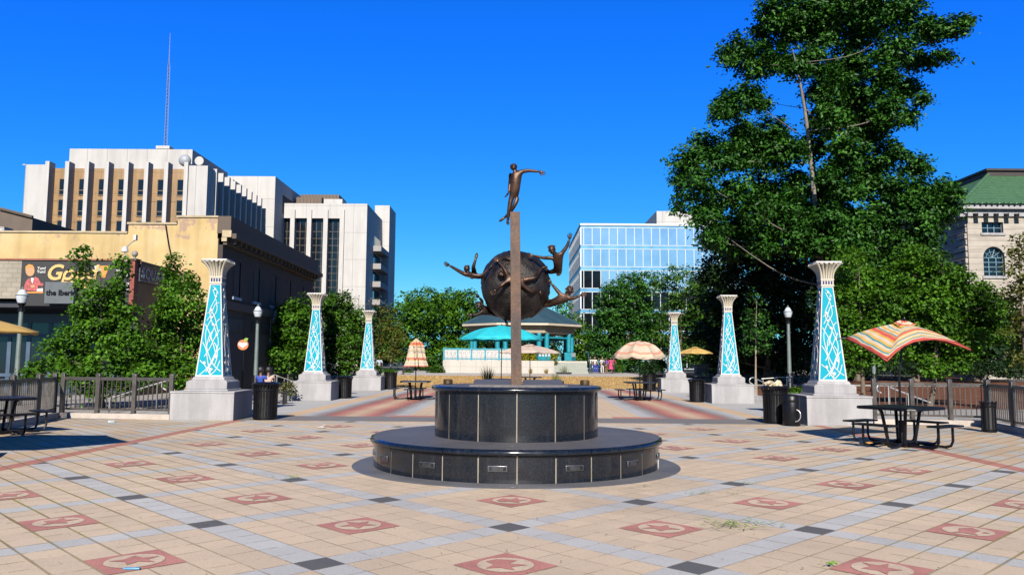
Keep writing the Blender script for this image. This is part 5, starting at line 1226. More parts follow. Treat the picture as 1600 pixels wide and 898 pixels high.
    m.build('antefix', GT, t)
    m = MB(); B((d-.1, d-.1, zr-.05), (W_, D, zr+.42)); B((d-.3, d-.3, zr+.42), (W_, D, zr+.62)); m.build('roof_deck', mat('dark copper ridge', (.035, .025, .022), .6, .3, .2, 1), t)
green_roof_building()

def gazebo():
    Y = 84.; gx = P(815, 520, Y).x; z0 = gz(Y); o = Vector((gx, Y, z0)); t = thing('gazebo', 'octagonal bandstand with slate-blue metal roof and paired teal columns', 'gazebo', o)
    zt = P(800, 563, 78).z-z0; ez = P(815, 504, Y-6).z-z0; az = P(815, 463, Y).z-z0
    STN = panelmat('cream terrace stone', (.50, .47, .42), 1.5, .62, .03, .05, .1)
    xl = P(692, 570, 78).x-gx; xr = P(866, 570, 78).x-gx; m = MB(); m.mm((xl, -6, 0), (xr, 7, zt)); m.mm((xr, -3.6, 0), (xr+3.4, 7, zt-.01)); m.build('terrace', STN, t)
    m = MB()
    for k in range(7): m.mm((xr, -6.0+.35*k, .0), (xr+3.3, -5.65+.35*k, zt*(k+1)/8)); 
    m.build('steps', mat('greenish steps', (.30, .32, .28), .8, 0, .1, 2), t)
    RF, n_, b = new_mat('standing seam slate blue roof'); x = NX(n_); co = x.obj(); n_.links.new(x.ramp(x.noise(co, .8, 4), [(.3, (.035, .085, .115)), (.7, (.055, .115, .145))]), b.inputs['Base Color']); b.inputs['Roughness'].default_value = .45; b.inputs['Metallic'].default_value = .25
    er = 6.55; A = [R(22.5+45*k) for k in range(8)]; ring = [Vector((er*math.cos(a), er*math.sin(a), ez)) for a in A]; ap = Vector((0, 0, az)); m = MB()
    for k in range(8): m.add([ring[k], ring[(k+1) % 8], ap], [(0, 1, 2)])
    r_ = m.build('roof', RF, t, smooth=False); m = MB()
    for k in range(8):
        a, c = ring[k], ring[(k+1) % 8]; mid = (a+c)/2; n = 12
        for i in range(n+1):
            p = a.lerp(c, i/n); f = abs(i/n-.5)*2; e = ap.lerp(p, f) if False else p+(ap-mid)*(1-f*1.0)
            if (e-p).length > .1: m.tube([p+Vector((0, 0, .02)), e+Vector((0, 0, .02))], .035, 4)
        m.tube([a, ap], .08, 6)
    m.build('standing_seam', RF, r_)
    m = MB(); m.lathe([(6.5, ez-.22), (6.58, ez-.22), (6.58, ez-.02), (6.5, ez-.02)], n=8, a0=R(22.5), a1=R(382.5)); m.build('fascia', mat('cream fascia', (.55, .47, .36), .6, 0, .06, 2), t, smooth=False)
    m = MB(); m.lathe([(5.6, ez-.95), (5.75, ez-.95), (5.85, ez-.23), (5.6, ez-.23)], n=8, a0=R(22.5), a1=R(382.5)); m.lathe([(0, ez-.3), (6.5, ez-.24)], n=8, a0=R(22.5), a1=R(382.5)); m.build('frieze', mat('buff frieze boards', (.34, .28, .20), .7, 0, .1, 2), t, smooth=False)
    cb, ct = zt, ez-1.05
    for k in range(8):
        a = A[k]
        for s in (-.42, .42):
            c = Vector((5.35*math.cos(a)-s*math.sin(a), 5.35*math.sin(a)+s*math.cos(a), 0)); m = MB(); m.lathe([(.24, cb+.9), (.24, ct-.1), (.26, ct), (.2, ct+.12), (0, ct+.16)], c=c, n=14); m.build('column', TEAL, t)
        m = MB(); c = (5.35*math.cos(a), 5.35*math.sin(a)); m.box((*c, cb+.45), (.75, 1.35, .8), rz=a); m.build('column_pier', TEAL, t); m = MB()
        for i in range(4): m.box((5.35*math.cos(a)+(-.5+.33*i)*-math.sin(a), 5.35*math.sin(a)+(-.5+.33*i)*math.cos(a), cb+.62), (.79, .2, .40), rz=a)
        m.build('white_inset', WHITE, t)
        b1 = A[(k+1) % 8]; p, q = Vector((5.35*math.cos(a), 5.35*math.sin(a), ct-.35)), Vector((5.35*math.cos(b1), 5.35*math.sin(b1), ct-.35)); m = MB(); m.tube([p, q], .11, 6); mid = (p+q)/2; d = (q-p).normalized(); m.build('beam', TEAL, t)
        m = MB()
        for s in (-1, 1): m.tube([mid+d*(s*.45+.35*math.cos(u)*s)+Vector((0, 0, .42+.28*math.sin(u))) for u in [2*math.pi*i/12 for i in range(11)]], .05, 6)
        m.build('scroll_ornament', mat('pale scrollwork', (.4, .38, .32), .6, 0, .1, 4), t)
    # railing panels of the terrace front
    xe = P(800, 555, 78).x-gx; n = 5; wd = (xe-xl)/n
    for k in range(n):
        a, c = xl+wd*k, xl+wd*(k+1); m = MB(); m.mm((a, -5.95, zt), (a+.16, -5.79, zt+1.2)); m.mm((a+.16, -5.93, zt+1.02), (c, -5.81, zt+1.16)); m.mm((a+.16, -5.92, zt+.10), (c, -5.82, zt+.2)); f = m.build('terrace_rail', TEAL, t); m = MB(); rr = random.Random(k)
        nb = 9
        for i in range(nb):
            xx = a+.16+(wd-.16)*(i+.5)/nb; m.mm((xx-.05, -5.9, zt), (xx+.05, -5.84, zt+1.02))
            if i % 3 == 1: m.tube([Vector((xx+.24*math.cos(u), -5.87, zt+.62+.26*math.sin(u))) for u in [2*math.pi*j/10 for j in range(11)]], .06, 6)
        m.build('white_baluster_panel', WHITE, f)
    m = MB()
    for xx in (xr-.4, xr+3.5):
        m.tube([(xx, -5.8, .9), (xx, -5.8, .95), (xx, -3.5, zt+.95)], .05, 6)
        for f in (0, .5, 1): m.tube([(xx, -5.8+2.3*f, zt*f*.9), (xx, -5.8+2.3*f, .95+zt*f)], .04, 6)
    m.build('stair_rail', mat('dark green rail', (.02, .10, .09), .5, 0, .1, 3), t)
gazebo()
def small_walls():
    t = thing('garden_wall', 'pale buff garden wall with square panels under the far yellow parasol', 'wall', (P(1098, 575, 62).x, 62, gz(62))); m = MB(); m.mm((-.6, 0, 0), (6.4, .35, 1.15)); m.build('wall', STONE2, t, bevel=.01); m = MB()
    for k in range(7): m.mm((-.5+.97*k, -.05, .15), (.3+.97*k, -.001, .95))
    m.build('raised_panel', mat('dark relief panel', (.25, .2, .14), .8, 0, .2, 4), t, bevel=.01); m = MB(); m.mm((-.7, -.08, 1.151), (6.5, .43, 1.25)); m.build('coping', STONE2, t)
    b = thing('low_pavilion', 'low pale blue wall glimpsed between the trees behind the faded parasol', 'building', (P(985, 565, 105).x, 105, .45)); m = MB(); m.mm((-2.6, 0, 0), (7, 6, 2.4)); m.build('wall', mat('pale blue render', (.30, .46, .48), .8, 0, .08, .5), b); m = MB(); m.mm((-3, -.3, 2.4), (7.4, 6.3, 2.65)); m.build('roof', ROOFD, b)
    c = thing('white_annexe', 'white ground-floor wall showing in chinks under the right-hand trees', 'building', (P(1130, 545, 95).x, 95, .45)); m = MB(); m.mm((0, 0, 0), (16, 6, 3.0)); m.build('wall', WPLAIN, c); m = MB()
    for k in range(5): m.mm((1+3*k, -.03, .9), (2.6+3*k, .02, 2.2))
    m.build('window', DARKGLASS, c)
STONE2 = mat('buff garden stone', (.42, .35, .25), .85, 0, .12, 1.5, fine=.2)
small_walls()

# ================================================================ TREES AND PLANTS
NP = np.random.default_rng(11)
def leaf_object(name, mats, C, Nn, size, aspect, tone, parent=None, droop=.25):
    """C: leaf centres, Nn: leaf normals, size: leaf lengths, tone: material index per leaf; each leaf is a folded blade of two faces"""
    n = len(C); Nn = Nn/np.maximum(1e-6, np.linalg.norm(Nn, axis=1, keepdims=True))
    rnd = NP.normal(size=(n, 3)); T = np.cross(Nn, rnd); T /= np.maximum(1e-6, np.linalg.norm(T, axis=1, keepdims=True)); B = np.cross(Nn, T)
    L = size[:, None]*.5; Wd = L*aspect
    tip = C+T*L-Nn*L*droop; base = C-T*L; s1 = C+B*Wd+T*L*.1+Nn*L*.16; s2 = C-B*Wd+T*L*.1+Nn*L*.16
    V = np.stack([base, s1, tip, s2], 1).reshape(-1, 3)
    idx = np.arange(n)*4
    Fc = np.stack([idx, idx+1, idx+2, idx, idx+2, idx+3], 1).reshape(-1)
    me = bpy.data.meshes.new(name); me.vertices.add(n*4); me.vertices.foreach_set('co', V.astype(np.float32).ravel())
    me.loops.add(n*6); me.loops.foreach_set('vertex_index', Fc.astype(np.int32))
    me.polygons.add(n*2); me.polygons.foreach_set('loop_start', (np.arange(n*2)*3).astype(np.int32)); me.polygons.foreach_set('loop_total', np.full(n*2, 3, np.int32))
    me.polygons.foreach_set('material_index', np.repeat(tone, 2).astype(np.int32))
    for m in mats: me.materials.append(m)
    me.update(calc_edges=True); me.validate()
    o = bpy.data.objects.new(name, me); COL.objects.link(o)
    if parent: o.parent = parent
    return o
def crown_points(lobes, density, clump_r, leaf, per, flat=.55, shell=.5):
    """clumps in each lobe's volume (denser towards its skin), leaves in each clump, laid out in drooping layers"""
    Cs, Ns, Ts, K = [], [], [], []
    for (c, r) in lobes:
        r = np.array(r if hasattr(r, '__len__') else (r, r, r)); vol = r.prod()**(1/3)
        k = max(6, int(density*(vol/clump_r)**2*11))
        d = NP.normal(size=(k, 3)); d /= np.linalg.norm(d, axis=1, keepdims=True)
        rad = (1-shell*NP.random((k, 1)))*NP.uniform(.82, 1.16, (k, 1))
        cc = np.array(c)+d*rad*r
        K.append(cc)
        for i in range(k):
            m = int(per*NP.uniform(.5, 1.4)); g = NP.normal(size=(m, 3))*clump_r*np.array([.5, .5, .5*flat])*NP.uniform(.7, 1.25)
            g[:, 2] -= .25*(g[:, 0]**2+g[:, 1]**2)/clump_r
            nn = np.array([0, 0, .75])+d[i]*.55+NP.normal(size=(m, 3))*.45
            Cs.append(cc[i]+g); Ns.append(nn); Ts.append(np.full(m, NP.choice(3, p=[.45, .35, .2])))
    C, N_, T = np.concatenate(Cs), np.concatenate(Ns), np.concatenate(Ts)
    T = np.where(NP.random(len(T)) < .2, NP.integers(0, 3, len(T)), T)
    return C, N_, T, np.concatenate(K)
def greens(name, a, b, c, trans=.35): return [leafmat(name+' leaf dark', a, trans), leafmat(name+' leaf', b, trans), leafmat(name+' leaf light', c, trans)]
MAPLE = greens('maple', (.055, .145, .010), (.08, .215, .014), (.13, .31, .02))
ELM = greens('elm', (.022, .085, .010), (.034, .125, .012), (.055, .175, .016), .12)
OAK = greens('oak', (.045, .125, .010), (.065, .17, .012), (.10, .23, .018))
DARK = greens('evergreen', (.010, .030, .008), (.016, .045, .010), (.026, .066, .013), .15)  # evergreen greens, darkened further to stand for shade deep in the trees
OLIVE = greens('olive', (.085, .105, .015), (.12, .13, .02), (.16, .17, .03))
PALE = greens('pale', (.16, .19, .06), (.22, .24, .09), (.28, .28, .12))
GOLDB = greens('golden', (.22, .22, .01), (.33, .30, .012), (.42, .36, .02), .2)
def tree(name, label, cat, base, lobes, mats, leaf=.13, density=1., clump_r=.3, per=22, aspect=.6, trunk=.12, bark=None, limbs=True, flat=.55, shell=.35, twigs=3, group=None, stems=1):
    base = Vector(base); t = thing(name, label, cat, base, group=group); bark = bark or BARK
    lob = [(tuple(Vector(c)-base), r) for c, r in lobes]
    C, N_, T, K = crown_points(lob, density, clump_r, leaf, per, flat, shell)
    leaf_object('crown', mats, C, N_, leaf*NP.uniform(.65, 1.3, len(C)), aspect, T, t)
    if trunk:
        m = MB(); cen = np.mean([c for c, r in lob], axis=0); zs = [c[2] for c, r in lob]; zmin, zmax = min(zs), max(zs); rs = random.Random(int(base.x*100))
        for s in range(stems):
            off = Vector((rs.uniform(-1, 1), rs.uniform(-1, 1), 0))*trunk*(0 if stems == 1 else 2.6)
            p0 = off*.4; p1 = Vector((cen[0]*.25, cen[1]*.25, zmin*.55+.0))+off; p2 = Vector((cen[0]*.6, cen[1]*.6, zmin+(zmax-zmin)*.45))+off*(1.6 if stems == 1 else 3.2); p3 = Vector((cen[0], cen[1], zmin+(zmax-zmin)*(.92 if stems == 1 else .72)))+off*(2 if stems == 1 else 5.5)
            pts = crom([p0, p1, p2, p3], 5); nn = len(pts)
            m.tube(pts, [trunk*(1.25 if i == 0 else 1-.92*i/(nn-1)) for i in range(nn)], 10)
            if limbs:
                for k, (c, r) in enumerate(lob):
                    if k % stems != s or (stems > 1 and k % 2): continue
                    c = Vector(c); ht = c.z-.22*math.hypot(c.x-pts[nn//2].x, c.y-pts[nn//2].y); ia = min(range(max(1, int(nn*(.3 if stems > 1 else .12))), nn-1), key=lambda q: abs(pts[q].z-ht)); a = pts[ia]; f = ia/(nn-1)
                    mid = a.lerp(c, .5)+Vector((rs.uniform(-.14, .14), rs.uniform(-.14, .14), rs.uniform(-.16, .02)))*(c-a).length; tr_ = trunk*(1-.85*f)*.36
                    m.tube(crom([a, mid, c], 4), [tr_*(1-.8*i/8) for i in range(9)], 6)
                    for _ in range(twigs):
                        j = K[rs.randrange(len(K))]; jv = Vector(j)
                        if (jv-c).length < 1.6*max(r if hasattr(r, '__len__') else (r,)): m.tube([mid.lerp(c, rs.uniform(.5, 1)), jv.lerp(c, .45)+Vector((0, 0, -.03)), jv], [tr_*.26, tr_*.16, tr_*.06], 5)
        m.build('trunk', bark, t, ang=60)
    return t
def LB(Y, jit, *sp):
    """lobes from (x, y, r) in picture pixels at depth Y, spread in depth by jit metres"""
    rr = random.Random(int(Y*13)+len(sp)); out = []
    for s in sp:
        y = Y+rr.uniform(-1, 1)*jit; c = P(s[0], s[1], y); r = s[2]*y/1250; out.append((tuple(c), (r, r, r*(s[3] if len(s) > 3 else .9))))
    return out
def gnd(px, Y): p = P(px, 600, Y); return Vector((p.x, Y, gz(Y)))
MG = 'leafy street trees along the left'
tree('maple_tree', 'bright green young maple with twin leaders in front of the painted shop', 'tree', gnd(165, 25.5),
     LB(25.5, .7, (128, 395, 10, 1.5), (135, 420, 11), (134, 440, 13), (190, 411, 7, 1.5), (184, 432, 12), (184, 456, 15), (152, 457, 18), (172, 475, 26), (192, 488, 18), (138, 488, 22), (150, 512, 30), (190, 520, 30), (112, 530, 26), (86, 552, 20), (62, 575, 17), (48, 582, 9), (120, 565, 30), (165, 565, 34), (208, 560, 28), (219, 537, 17), (140, 598, 24), (185, 600, 22), (225, 585, 22), (95, 580, 18)), MAPLE, .125, 1.0, .30, 32, .75, .10)
tree('maple_tree', 'bright green young maple pressed against the yellow wall beside the left front column', 'tree', gnd(282, 27),
     LB(27, .7, (277, 408, 9, 1.4), (270, 428, 16), (286, 440, 18), (267, 455, 15), (297, 455, 17), (280, 475, 26), (258, 490, 19), (306, 490, 24), (270, 515, 28), (250, 525, 17), (300, 525, 26), (322, 520, 14), (262, 555, 28), (295, 560, 26), (245, 570, 22), (280, 590, 24), (312, 575, 16), (322, 590, 14)), MAPLE, .125, 1.0, .30, 32, .75, .10)
tree('oak_tree', 'spreading green tree between the first two left columns, over the bench sitters', 'tree', gnd(455, 47),
     LB(46, 1.2, (468, 478, 20), (452, 490, 24), (440, 510, 22), (465, 510, 28), (430, 530, 24), (455, 540, 28), (425, 552, 20), (445, 565, 22), (480, 540, 24), (472, 565, 18)), MAPLE, .2, 1., .42, 20, .7, .16)
tree('holly_tree', 'dark evergreen against the corner of the brick street front', 'tree', gnd(470, 58), LB(58, 1, (466, 440, 16), (470, 462, 20), (455, 470, 16), (478, 485, 18)), DARK, .22, 1.2, .5, 22, .6, .16)
tree('oak_tree', 'full green tree between the middle and the smallest left columns', 'tree', gnd(530, 62),
     LB(62, 1.4, (508, 480, 22), (525, 475, 24), (545, 490, 22), (515, 505, 26), (540, 515, 28), (560, 500, 20), (510, 535, 24), (535, 545, 26), (555, 540, 24), (520, 565, 22), (550, 568, 22)), OAK, .24, 1., .5, 20, .7, .18)
tree('birch_tree', 'thin pale half-bare tree in front of the white tower', 'tree', gnd(556, 75), LB(75, 1, (552, 462, 14, 1.4), (545, 485, 15), (562, 480, 16), (556, 505, 16), (588, 470, 12)), PALE, .16, .5, .6, 7, .6, .10, PALEBARK, shell=.6)
tree('locust_tree', 'small yellowish tree on a thin pale stem rising from the black planter at left', 'tree', G(610, 607)+Vector((0, 0, .8)),
     LB(44.8, .5, (606, 490, 13, 1.3), (600, 510, 16), (618, 515, 15), (594, 530, 15), (612, 535, 18), (628, 530, 12), (604, 552, 14), (622, 550, 13)), OLIVE, .14, .8, .36, 15, .6, .06, PALEBARK, shell=.5)
FT = 'big trees behind the lawn'
tree('oak_tree', 'broad green tree left of the gazebo, behind the closed parasol', 'tree', gnd(655, 100),
     LB(100, 2.5, (648, 472, 22), (670, 465, 20), (632, 485, 20), (655, 490, 28), (625, 510, 24), (645, 520, 30), (670, 500, 28), (630, 545, 26), (655, 550, 28), (615, 530, 20)), MAPLE, .34, 1.1, .8, 20, .7, .3, group=FT)
tree('oak_tree', 'broad green tree touching the left side of the gazebo roof', 'tree', gnd(710, 104),
     LB(104, 2.5, (700, 470, 24), (725, 468, 20), (690, 490, 26), (715, 490, 28), (740, 485, 18), (690, 520, 30), (720, 520, 30), (745, 515, 22), (700, 550, 28), (680, 555, 24), (730, 550, 26)), MAPLE, .34, 1.1, .8, 20, .7, .3, group=FT)
tree('oak_tree', 'loose green tree showing right of the gazebo, under the glass office', 'tree', gnd(905, 100), LB(98, 1.5, (880, 480, 14), (896, 500, 16), (915, 520, 18), (900, 530, 20), (925, 535, 16), (910, 552, 18), (925, 560, 16), (890, 555, 16), (888, 520, 14)), MAPLE, .30, 1., .7, 18, .7, .2, group=FT)
tree('oak_tree', 'dense dark green tree before the glass office, behind the faded parasol', 'tree', gnd(985, 92),
     LB(92, 2, (985, 445, 24), (1010, 440, 22), (960, 460, 24), (990, 470, 30), (945, 485, 22), (965, 495, 28), (1005, 495, 30), (950, 520, 28), (985, 525, 34), (1015, 525, 28), (945, 550, 24), (975, 555, 28), (1010, 555, 28)), ELM, .28, 1.1, .62, 20, .7, .25, group=FT)
tree('oak_tree', 'open-branched green tree next to the big tree, in front of the glass office', 'tree', gnd(1060, 82),
     LB(82, 2, (1050, 428, 16), (1070, 432, 18), (1035, 445, 18), (1085, 450, 18), (1060, 460, 22), (1095, 480, 24), (1050, 490, 26), (1075, 505, 30), (1100, 520, 26), (1040, 520, 24), (1060, 545, 30), (1095, 550, 28)), OAK, .26, .8, .6, 18, .6, .22, shell=.5, group=FT)
BT = LB(46, 2.4, (1215, 18, 34), (1262, 10, 36), (1310, 0, 40), (1360, -10, 40), (1405, 15, 34), (1450, 45, 26), (1487, 52, 20), (1512, 42, 12), (1232, 55, 30), (1290, 50, 34), (1345, 45, 36), (1395, 70, 32), (1440, 85, 22), (1480, 85, 14),
    (1190, 60, 18), (1150, 88, 24), (1175, 105, 28), (1215, 100, 24), (1270, 100, 30), (1325, 95, 34), (1375, 115, 30), (1420, 130, 22), (1440, 150, 12),
    (1135, 165, 24), (1165, 160, 26), (1125, 185, 14), (1285, 150, 28), (1340, 150, 34), (1390, 165, 26), (1415, 175, 16), (1205, 200, 26), (1160, 200, 22), (1310, 200, 28), (1365, 205, 30),
    (1100, 235, 26), (1075, 255, 26), (1062, 280, 16), (1130, 245, 28), (1095, 275, 24), (1165, 240, 28), (1215, 245, 26), (1270, 230, 22), (1335, 245, 26), (1390, 250, 26), (1430, 260, 20),
    (1070, 305, 14), (1060, 320, 9), (1110, 310, 24), (1150, 290, 26), (1195, 295, 30), (1245, 290, 26), (1300, 290, 24), (1350, 295, 28), (1400, 300, 28), (1440, 295, 22), (1475, 285, 14),
    (1120, 350, 22), (1160, 340, 26), (1205, 345, 28), (1330, 345, 26), (1380, 345, 28), (1430, 335, 28), (1465, 330, 20), (1250, 335, 26), (1285, 320, 24), (1310, 250, 20), (1360, 385, 28), (1410, 380, 28), (1450, 370, 24), (1325, 160, 22), (1300, 185, 20), (1355, 270, 26), (1300, 330, 26), (1245, 225, 16), (1480, 318, 16), (1492, 296, 10), (1250, 368, 28), (1300, 378, 30), (1345, 365, 28), (1228, 335, 26), (1200, 382, 28), (1150, 378, 26), (1112, 362, 20), (1460, 300, 22), (1275, 345, 26), (1100, 330, 20), (1175, 325, 24), (1290, 305, 24), (1280, 200, 18), (1345, 200, 24), (1188, 222, 24), (1225, 222, 20), (1192, 150, 15), (1150, 215, 20), (1240, 100, 18))
BT = [((c[0], c[1], c[2]+.35*math.sin(37*i)), (r[0]*1.04, r[1]*1.04, r[2]*1.2)) for i, (c, r) in enumerate(BT)]
BT += LB(43.7, .4, (1312, 120, 20), (1296, 175, 18), (1310, 225, 22), (1292, 275, 20), (1325, 300, 24), (1298, 335, 24), (1320, 375, 24), (1282, 385, 20), (1345, 395, 22), (1260, 340, 18), (1360, 335, 20))
tree('elm_tree', 'huge dark green elm towering over the right side, out of the top of the view', 'tree', gnd(1300, 47), BT, ELM, .27, 1.0, .55, 44, .5, .27, mat('grey elm bark', (.26, .23, .19), .9, 0, .3, 5, bump=.7, bscale=20, fine=.35, fscale=26), flat=.55, shell=.7, twigs=2, stems=3)
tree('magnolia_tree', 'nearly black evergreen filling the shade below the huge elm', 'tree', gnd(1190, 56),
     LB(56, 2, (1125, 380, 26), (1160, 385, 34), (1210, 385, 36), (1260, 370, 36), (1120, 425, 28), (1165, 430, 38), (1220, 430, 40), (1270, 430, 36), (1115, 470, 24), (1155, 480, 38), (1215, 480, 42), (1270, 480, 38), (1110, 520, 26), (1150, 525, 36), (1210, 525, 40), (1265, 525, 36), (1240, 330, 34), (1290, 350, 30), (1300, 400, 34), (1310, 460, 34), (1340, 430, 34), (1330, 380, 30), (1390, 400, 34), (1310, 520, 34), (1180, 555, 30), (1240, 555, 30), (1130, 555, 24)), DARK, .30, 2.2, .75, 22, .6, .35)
RM = 'leafy street trees along the right'
tree('maple_tree', 'bright green maple directly behind the right front column and striped parasol', 'tree', gnd(1348, 30),
     LB(30, .9, (1325, 400, 18), (1345, 410, 20), (1310, 430, 20), (1340, 440, 26), (1370, 440, 22), (1315, 465, 26), (1350, 475, 30), (1385, 470, 24), (1310, 500, 22), (1340, 515, 28), (1375, 510, 28), (1320, 545, 20), (1355, 550, 24), (1330, 570, 14), (1395, 540, 22)), MAPLE, .135, 1., .34, 32, .75, .11, group=RM)
tree('maple_tree', 'bright green maple in front of the stone hall, over the right railing', 'tree', gnd(1452, 30.5),
     LB(30.5, .9, (1420, 395, 20), (1445, 405, 22), (1405, 425, 24), (1440, 435, 28), (1475, 430, 24), (1410, 460, 28), (1450, 470, 32), (1490, 465, 28), (1515, 475, 24), (1420, 500, 30), (1465, 505, 32), (1505, 505, 28), (1540, 495, 22), (1528, 458, 22), (1500, 434, 19), (1556, 474, 20), (1435, 540, 28), (1480, 540, 30), (1520, 535, 26), (1555, 520, 20), (1460, 568, 18), (1500, 565, 18)), MAPLE, .135, 1., .34, 32, .75, .12, group=RM)
tree('maple_tree', 'dull olive tree cut off by the right edge of the view', 'tree', gnd(1604, 27), LB(27, .8, (1600, 372, 16), (1588, 395, 16), (1605, 410, 22), (1582, 425, 18), (1600, 445, 24), (1580, 455, 16), (1595, 480, 24), (1612, 500, 26), (1588, 515, 20), (1605, 545, 24), (1590, 560, 16)), OLIVE, .12, .6, .28, 16, .7, .09, shell=.6, group=RM)
tree('young_tree', 'slim young tree on a pale straight stem beside the middle right column', 'tree', gnd(1180, 40), LB(40, .5, (1180, 465, 10, 1.5), (1172, 490, 14), (1190, 495, 14), (1168, 515, 15), (1185, 520, 18), (1202, 515, 13), (1175, 540, 14), (1195, 542, 13)), ELM, .15, .8, .36, 14, .6, .06, PALEBARK, shell=.6)
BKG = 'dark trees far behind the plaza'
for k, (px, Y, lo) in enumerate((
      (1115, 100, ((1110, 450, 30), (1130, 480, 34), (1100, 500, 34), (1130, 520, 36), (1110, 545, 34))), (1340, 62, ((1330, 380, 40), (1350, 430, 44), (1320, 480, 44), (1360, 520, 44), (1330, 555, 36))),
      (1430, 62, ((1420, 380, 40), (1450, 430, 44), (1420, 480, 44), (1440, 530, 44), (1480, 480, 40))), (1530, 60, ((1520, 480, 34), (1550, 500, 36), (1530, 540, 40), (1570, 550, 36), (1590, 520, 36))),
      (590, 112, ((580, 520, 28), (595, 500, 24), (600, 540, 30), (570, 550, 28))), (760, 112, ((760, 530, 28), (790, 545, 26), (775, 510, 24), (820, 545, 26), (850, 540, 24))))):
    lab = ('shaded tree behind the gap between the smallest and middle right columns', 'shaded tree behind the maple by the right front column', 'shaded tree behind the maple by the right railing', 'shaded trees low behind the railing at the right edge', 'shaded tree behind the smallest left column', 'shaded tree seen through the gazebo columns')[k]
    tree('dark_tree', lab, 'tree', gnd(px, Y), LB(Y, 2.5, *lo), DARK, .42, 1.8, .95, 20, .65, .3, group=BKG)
# hedges and small plants
def shrub(name, label, cat, base, lobes, mats, leaf, density=1., clump=.2, per=18, group=None):
    return tree(name, label, cat, base, lobes, mats, leaf, density, clump, per, .6, 0, group=group, shell=.4)
HG = 'dark clipped hedges in the mulch'
for k, (x0, x1, y, Y, lab) in enumerate(((1120, 1200, 570, 58, 'dark hedge behind the young tree'), (1210, 1290, 570, 58, 'dark hedge behind the lamp post in the mulch'), (1310, 1420, 572, 56, 'dark hedge behind the striped parasol'), (1430, 1600, 575, 54, 'dark hedge behind the right railing'))):
    n = max(4, int((x1-x0)/12)); shrub('hedge', lab, 'hedge', gnd((x0+x1)/2, Y), LB(Y, .4, *[(x0+(x1-x0)*i/(n-1), y+random.Random(i+k).uniform(-3, 6), 13) for i in range(n)]), DARK, .14, 1., .3, 18, group=HG)
shrub('golden_hedge', 'bright yellow-green hedge on the gazebo terrace', 'hedge', Vector((P(838, 560, 79).x, 79.0, 1.6)), LB(79.5, .3, (806, 560, 11), (820, 558, 12), (834, 557, 12), (848, 557, 12), (862, 559, 11)), GOLDB, .12, 1.2, .28, 18)
for px, py, Y, r, lab in ((682, 578, 77.5, 9, 'low dark green bush at the left end of the gazebo terrace'), (962, 573, 84, 10, 'rounded green shrub beside the group of people'), (1030, 572, 70, 10, 'leafy shrub behind the smallest right column planter'), (1012, 575, 76, 9, 'low shrub behind the faded parasol pole'), (585, 578, 60, 9, 'low shrub behind the smallest left column'), (640, 583, 78, 6, 'small flowering clump behind the planter at left'), (445, 607, 31, 12, 'flowering hedge next to the middle left column')):
    shrub('shrub', lab, 'shrub', Vector((P(px, 600, Y).x, Y, gz(Y))), LB(Y, .3, (px-r*.6, py, r*.8), (px+r*.5, py+1, r*.85), (px, py-r*.4, r*.8)), OAK if Y > 35 else OLIVE, .10 if Y < 40 else .18, 1., .25, 18)
for px in (985, 1000, 972): pass
def grass_pot(label, px, py, Y, pot, r, hpx, mats, barrel=True, blades=160):
    p = P(px, py, Y); s = Y/1250; t = thing('planter', label, 'planter', (p.x, Y, max(0, p.z-.45) if not barrel else max(.0, p.z)))
    m = MB(); h = .55
    if barrel: m.lathe([(r*.82, 0), (r, h*.5), (r*.98, h), (r*.88, h), (r*.86, h-.06), (0, h-.06)], n=24)
    else: m.lathe([(r*.55, 0), (r*.75, .1), (r*.95, h*.75), (r*1.05, h), (r*.92, h), (r*.88, h-.08), (0, h-.08)], n=24)
    m.build('pot', pot, t, ang=50)
    if barrel:
        m = MB()
        for z in (.12, .44): m.lathe([(r*.9+z*.16*r, z), (r*.93+z*.16*r, z), (r*.93+z*.16*r, z+.04), (r*.9+z*.16*r, z+.04)], n=24)
        m.build('hoop', BLACKMETAL, t)
    m = MB(); rr = random.Random(px)
    for k in range(blades):
        a = rr.uniform(0, 6.28); q = rr.uniform(0, r*.7); l = hpx*s*rr.uniform(.45, 1.1); o = Vector((q*math.cos(a), q*math.sin(a), h-.06)); ln = rr.uniform(.05, .5); d = Vector((math.cos(a)*ln, math.sin(a)*ln, 1))
        w = Vector((-math.sin(a), math.cos(a), 0))*.008; m.add([o-w, o+w, o+d*l*.6+w*.8, o+d*l*.6-w*.8, o+d*l+Vector((0, 0, -l*ln*.35))], [(0, 1, 2, 3), (3, 2, 4)])
    m.build('grass', mats, t, smooth=False); return t
OAKP = mat('weathered oak barrel', (.13, .10, .08), .8, 0, .3, 6); GRASSM = leafmat('planter grass', (.16, .17, .05)); FLOW = leafmat('planter flowers', (.20, .22, .08))
grass_pot('oak half-barrel planter with tall feathery grass behind the black plinth', 762, 612, 42, OAKP, .42, 28, GRASSM)
grass_pot('oak half-barrel planter with short flowering stems, right of the steel post', 869, 611, 42, OAKP, .42, 16, FLOW, blades=90)
grass_pot('dark bowl planter with upright grass at the foot of the gazebo steps', 881, 583, 76, mat('dark glazed pot', (.05, .06, .07), .4), .75, 14, GRASSM, False, 90)
